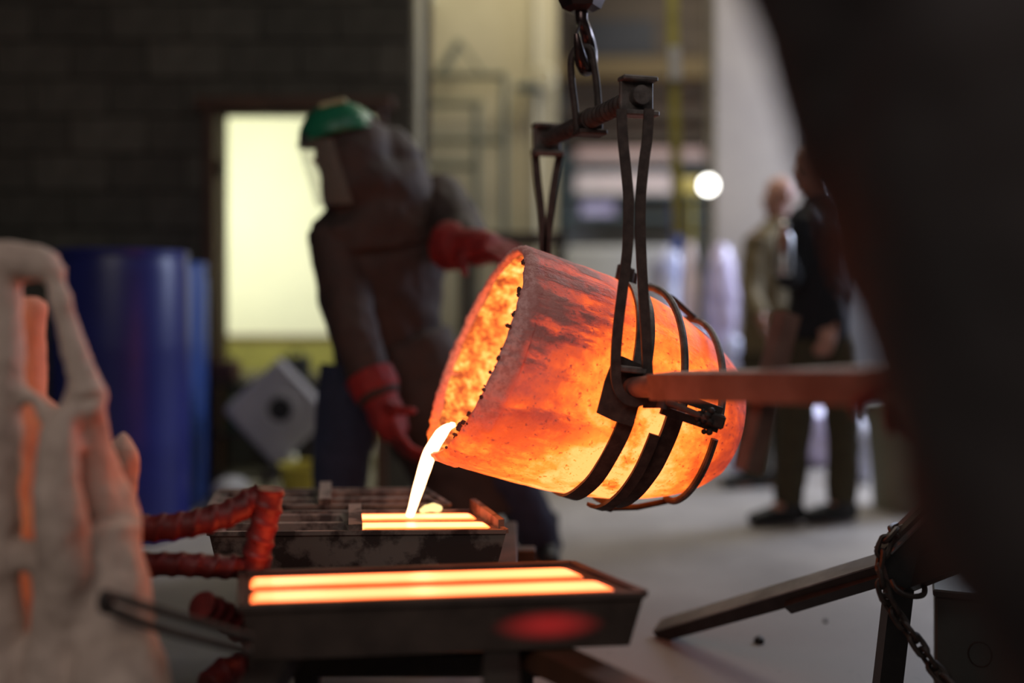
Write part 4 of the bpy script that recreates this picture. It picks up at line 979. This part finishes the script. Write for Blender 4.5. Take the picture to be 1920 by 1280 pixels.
bm = B(); lathe(bm, [(.022, .0), (.022, 3.2)], 10, V((P(1004, 0, 6.27).x, 6.27, 0))); tagit(mesh_obj('conduit', bm, 'beige'), 'thin vertical conduit running up the beige wall', 'conduit')
# bench with dark top under the rack
sb = thing('work_bench', 'dark work bench against the beige wall behind the pourer', 'bench', (P(960, 440, 6.0).x, 5.78, 0))
bm = B(); box(bm, (0, 0, EYE+(HY-440)*5.78/F-.03), (.62, .5, .06), None, .005); mesh_obj('bench_top', bm, 'rail', sb)
for x in (-.27, .27):
    for y in (-.2, .2): bm = B(); box(bm, (x, y, .66), (.05, .05, 1.32), None, .004); mesh_obj('leg', bm, 'rail', sb)

# ------------------------------------------------------------------ background: hall seen through the opening
lf = thing('storage_loft', 'brown timber loft with long joists filling the top of the opening', 'loft')
DL = 9.0; zz = lambda y, d=DL: EYE+(HY-y)*d/F
X0, X1 = P(990, 0, DL).x, P(1420, 0, DL).x
def lb(nm, y0, y1, m, dy=0., x0=X0, x1=X1, dep=.10):
    d = DL+dy; bm = B(); box(bm, ((x0+x1)/2, d, (zz(y0, d)+zz(y1, d))/2), (x1-x0, dep, zz(y0, d)-zz(y1, d)), None, .004); mesh_obj(nm, bm, m, lf)
lb('board', -160, 40, 'loftwood', .3); lb('board', 42, 108, 'loftwood', .3)
lb('joist', 112, 150, 'goldwood', 0, dep=.2); lb('joist', 166, 186, 'loftwood', .1); lb('joist', 204, 226, 'loftwood', .05, dep=.2); lb('joist', 246, 268, 'loftwood', .1, dep=.2)
lb('board', 120, 285, 'doorwood', .5)
lb('hatch', 40, 108, 'darkpanel', .2, P(1092, 0, DL).x, P(1232, 0, DL).x)
for px in (1050, 1338):
    x = P(px, 0, DL).x; bm = B(); box(bm, (x, DL+.12, zz(140)/2), (.10, .10, zz(140)), None, .004); mesh_obj('post', bm, 'teal', lf)
sr = thing('long_shelf', 'teal steel shelving in the lit hall carrying pale wrapped boards', 'shelving')
DSH = 8.7
for y in (312, 372, 412):
    bm = B(); box(bm, (P(1195, 0, DSH).x, DSH, EYE+(HY-y)*DSH/F), (1.36, .5, .035), None, .003); mesh_obj('shelf', bm, 'teal', sr)
for px in (1060, 1330):
    for dy in (-.2, .2): bm = B(); h = EYE+(HY-300)*DSH/F; box(bm, (P(px, 0, DSH).x, DSH+dy, h/2), (.05, .05, h), None, .003); mesh_obj('post', bm, 'teal', sr)
def bundle(nm, px0, px1, py0, py1, d, m, lbl, cat='board'):
    t = thing(nm, lbl, cat, (P((px0+px1)/2, 0, d).x, d, EYE+(HY-py1)*d/F)); h = (py1-py0)*d/F; t.location.z = EYE+(HY-py1)*d/F; w_ = (px1-px0)*d/F
    for k in range(2): bm = B(); box(bm, (0, 0, h*(.25+.5*k)), (w_-.02*k, .36, h*.48), None, .008); mesh_obj('board', bm, m, t)
bundle('board_stack', 1075, 1315, 284, 307.6, DSH, 'pink', 'stack of pinkish boards on the highest teal shelf', 'boards')
bundle('board_stack', 1075, 1255, 326, 367.6, DSH, 'palepink', 'pale wrapped boards on the teal shelf beside the bright lamp', 'boards')
bundle('crate', 1085, 1150, 380, 407.6, DSH, 'film2', 'lilac wrapped box low on the teal shelf', 'box')
bm = B(); ell(bm, (0, 0, 0), .052, seg=20); 
lampo = thing('work_lamp', 'bright bare work lamp glowing in front of the pale pillar', 'lamp', P(1328, 347, 6.3))
mesh_obj('bulb', bm, 'bulb', lampo)
bm = B(); tube(bm, [V((-.19, .01, 0)), V((-.055, .0, 0))], [.05, .055], 16); mesh_obj('lamp_body', bm, 'lampshade', lampo)
bm = B(); tube(bm, [V((-.10, .01, -.04)), V((-.10, .02, -(EYE+(HY-347)*6.3/F)+.02))], .014, 10); mesh_obj('stand_pole', bm, 'yellow', lampo)
bm = B(); lathe(bm, [(.14, 0), (.13, .02), (.02, .03)], 20, (-.10, .02, -(EYE+(HY-347)*6.3/F))); mesh_obj('stand_foot', bm, 'black', lampo)
# hanging strap with control box
hs_ = thing('lifting_strap', 'yellow-green webbing strap hanging in the hall opening', 'strap')
bm = B(); bar(bm, [P(1258, -260, 5.4), P(1262, 100, 5.4), P(1272, 440, 5.4)], .058, .006, lat=V((1, 0, 0))); mesh_obj('webbing', bm, 'strap', hs_, 0)
bm = B(); bar(bm, [P(1264, 88, 5.385), P(1266, 150, 5.385)], .06, .03, lat=V((1, 0, 0))); mesh_obj('buckle', bm, 'farwall', hs_, 0)
t = thing('pendant_cable', 'blue sleeve hanging below the yellow-green strap', 'sleeve')
bm = B(); tube(bm, [P(1262, 380, 5.6), P(1268, 470, 5.6)], .03, 12); mesh_obj('sleeve_body', bm, 'bluecloth', t)
bm = B(); tube(bm, [P(1255, -260, 5.6), P(1262, 385, 5.6)], .006, 8); mesh_obj('cable', bm, 'iron', t)
# foil and film wrapped bundles
def wrap(px, z0, d, r, m, lbl):
    py = HY+(EYE-z0-r[2])*F/d
    bm = B(); bmesh.ops.create_icosphere(bm, subdivisions=4, radius=1, matrix=Matrix.Translation(P(px, py, d)) @ Matrix.Diagonal((*r, 1)))
    c = P(px, py, d)
    for v in bm.verts:
        k = noise.noise(v.co*7+V((px, py, 0)))*.30+abs(noise.noise(v.co*16+V((py, 0, px))))*.26; v.co = c+(v.co-c)*(1+k)
    dz = z0-min(v.co.z for v in bm.verts)
    for v in bm.verts: v.co.z += dz
    o = mesh_obj('wrapped_bundle', bm, m, None, 60); tagit(o, lbl, 'bundle', 'film wrapped bundles in the hall'); return o
tb_ = thing('hall_table', 'long low table in the lit hall under the wrapped bundles', 'table', (P(1312, 0, 6.05).x, 6.05, 0))
bm = B(); box(bm, (0, 0, .60), (.86, .42, .05), None, .005); mesh_obj('table_top', bm, 'white', tb_)
for x in (-.39, .39):
    for y in (-.17, .17): bm = B(); box(bm, (x, y, .286), (.05, .05, .572), None, .004); mesh_obj('leg', bm, 'steel', tb_)
TT = .627
wrap(1246, TT, 6.02, (.095, .075, .34), 'film', 'pale blue film bundle standing upright on the hall table')
wrap(1352, TT, 6.08, (.090, .08, .35), 'film2', 'tall lilac film bundle on the hall table near the pillar')
wrap(1300, TT, 5.93, (.075, .05, .10), 'film', 'low pale blue film bundle at the front of the hall table')
wrap(1374, TT, 5.93, (.060, .05, .09), 'film', 'small pale blue bundle at the table end behind the crucible base')
wrap(1294, TT, 6.12, (.050, .05, .37), 'palepink', 'pinkish bundle standing between the two taller film bundles')
wrap(1404, TT, 6.10, (.045, .06, .28), 'plum', 'dark plum bundle on the table end at the foot of the pillar')
for (px, d, r, m, lb_) in ((1400, 5.70, (.11, .09, .11), 'film', 'pale blue film heap on the floor left of the standing people'), (1285, 5.68, (.13, .09, .10), 'film', 'pale blue film heap on the floor under the crucible base'), (1530, 6.1, (.17, .14, .20), 'film2', 'lilac film heap on the floor seen between the legs'), (1622, 5.6, (.08, .10, .16), 'film', 'small blue-white film heap on the floor beside the grey bin')):
    wrap(px, .002, d, r, m, lb_)
t = thing('waste_bin', 'grey-green plastic bin behind the dark-coated person', 'bin', (P(1690, 900, 4.9).x, 4.9, 0))
bm = B(); lathe(bm, [(.13, 0), (.165, .50), (.175, .505), (.172, .52), (.155, .51), (.12, .02)], 28); mesh_obj('bin_body', bm, 'binmat', t)
bm = B(); tube(bm, [V((.165*math.cos(a), .165*math.sin(a), .46)) for a in [2*PI*k/28 for k in range(28)]], .012, 8, closed=True); mesh_obj('bin_rim', bm, 'binmat', t)
t = thing('machine', 'grey covered machine standing in the hall below the teal shelf', 'machine', (P(1150, 0, 8.1).x, 8.05, 0))
bm = B(); box(bm, (0, 0, .72), (.82, .6, 1.44), None, .03); mesh_obj('cover', bm, 'farwall', t)
bm = B(); box(bm, (.1, -.31, .95), (.3, .03, .3), None, .01); mesh_obj('door_panel', bm, 'teal', t)
t = thing('potted_plant', 'small dull green plant beside the crucible base in the hall', 'plant', (P(1412, 0, 6.44).x, 6.46, 0))
bm = B(); lathe(bm, [(.09, 0), (.12, .22), (.10, .22)], 20); mesh_obj('pot', bm, 'farwall', t)
bm = B()
for i in range(16):
    a = i*2.4; rr = .05+.06*(i % 4)/3; base = V((0, 0, .2)); tip = V((math.cos(a)*rr*1.1, math.sin(a)*rr*1.1, .36+.10*(i % 3)))
    bar(bm, [base, (base+tip)/2+V((0, 0, .05)), tip], [.01, .05, .006], .004, lat=V((-math.sin(a), math.cos(a), 0)))
tagit(mesh_obj('leaves', bm, 'greenpl', t), kind='stuff')
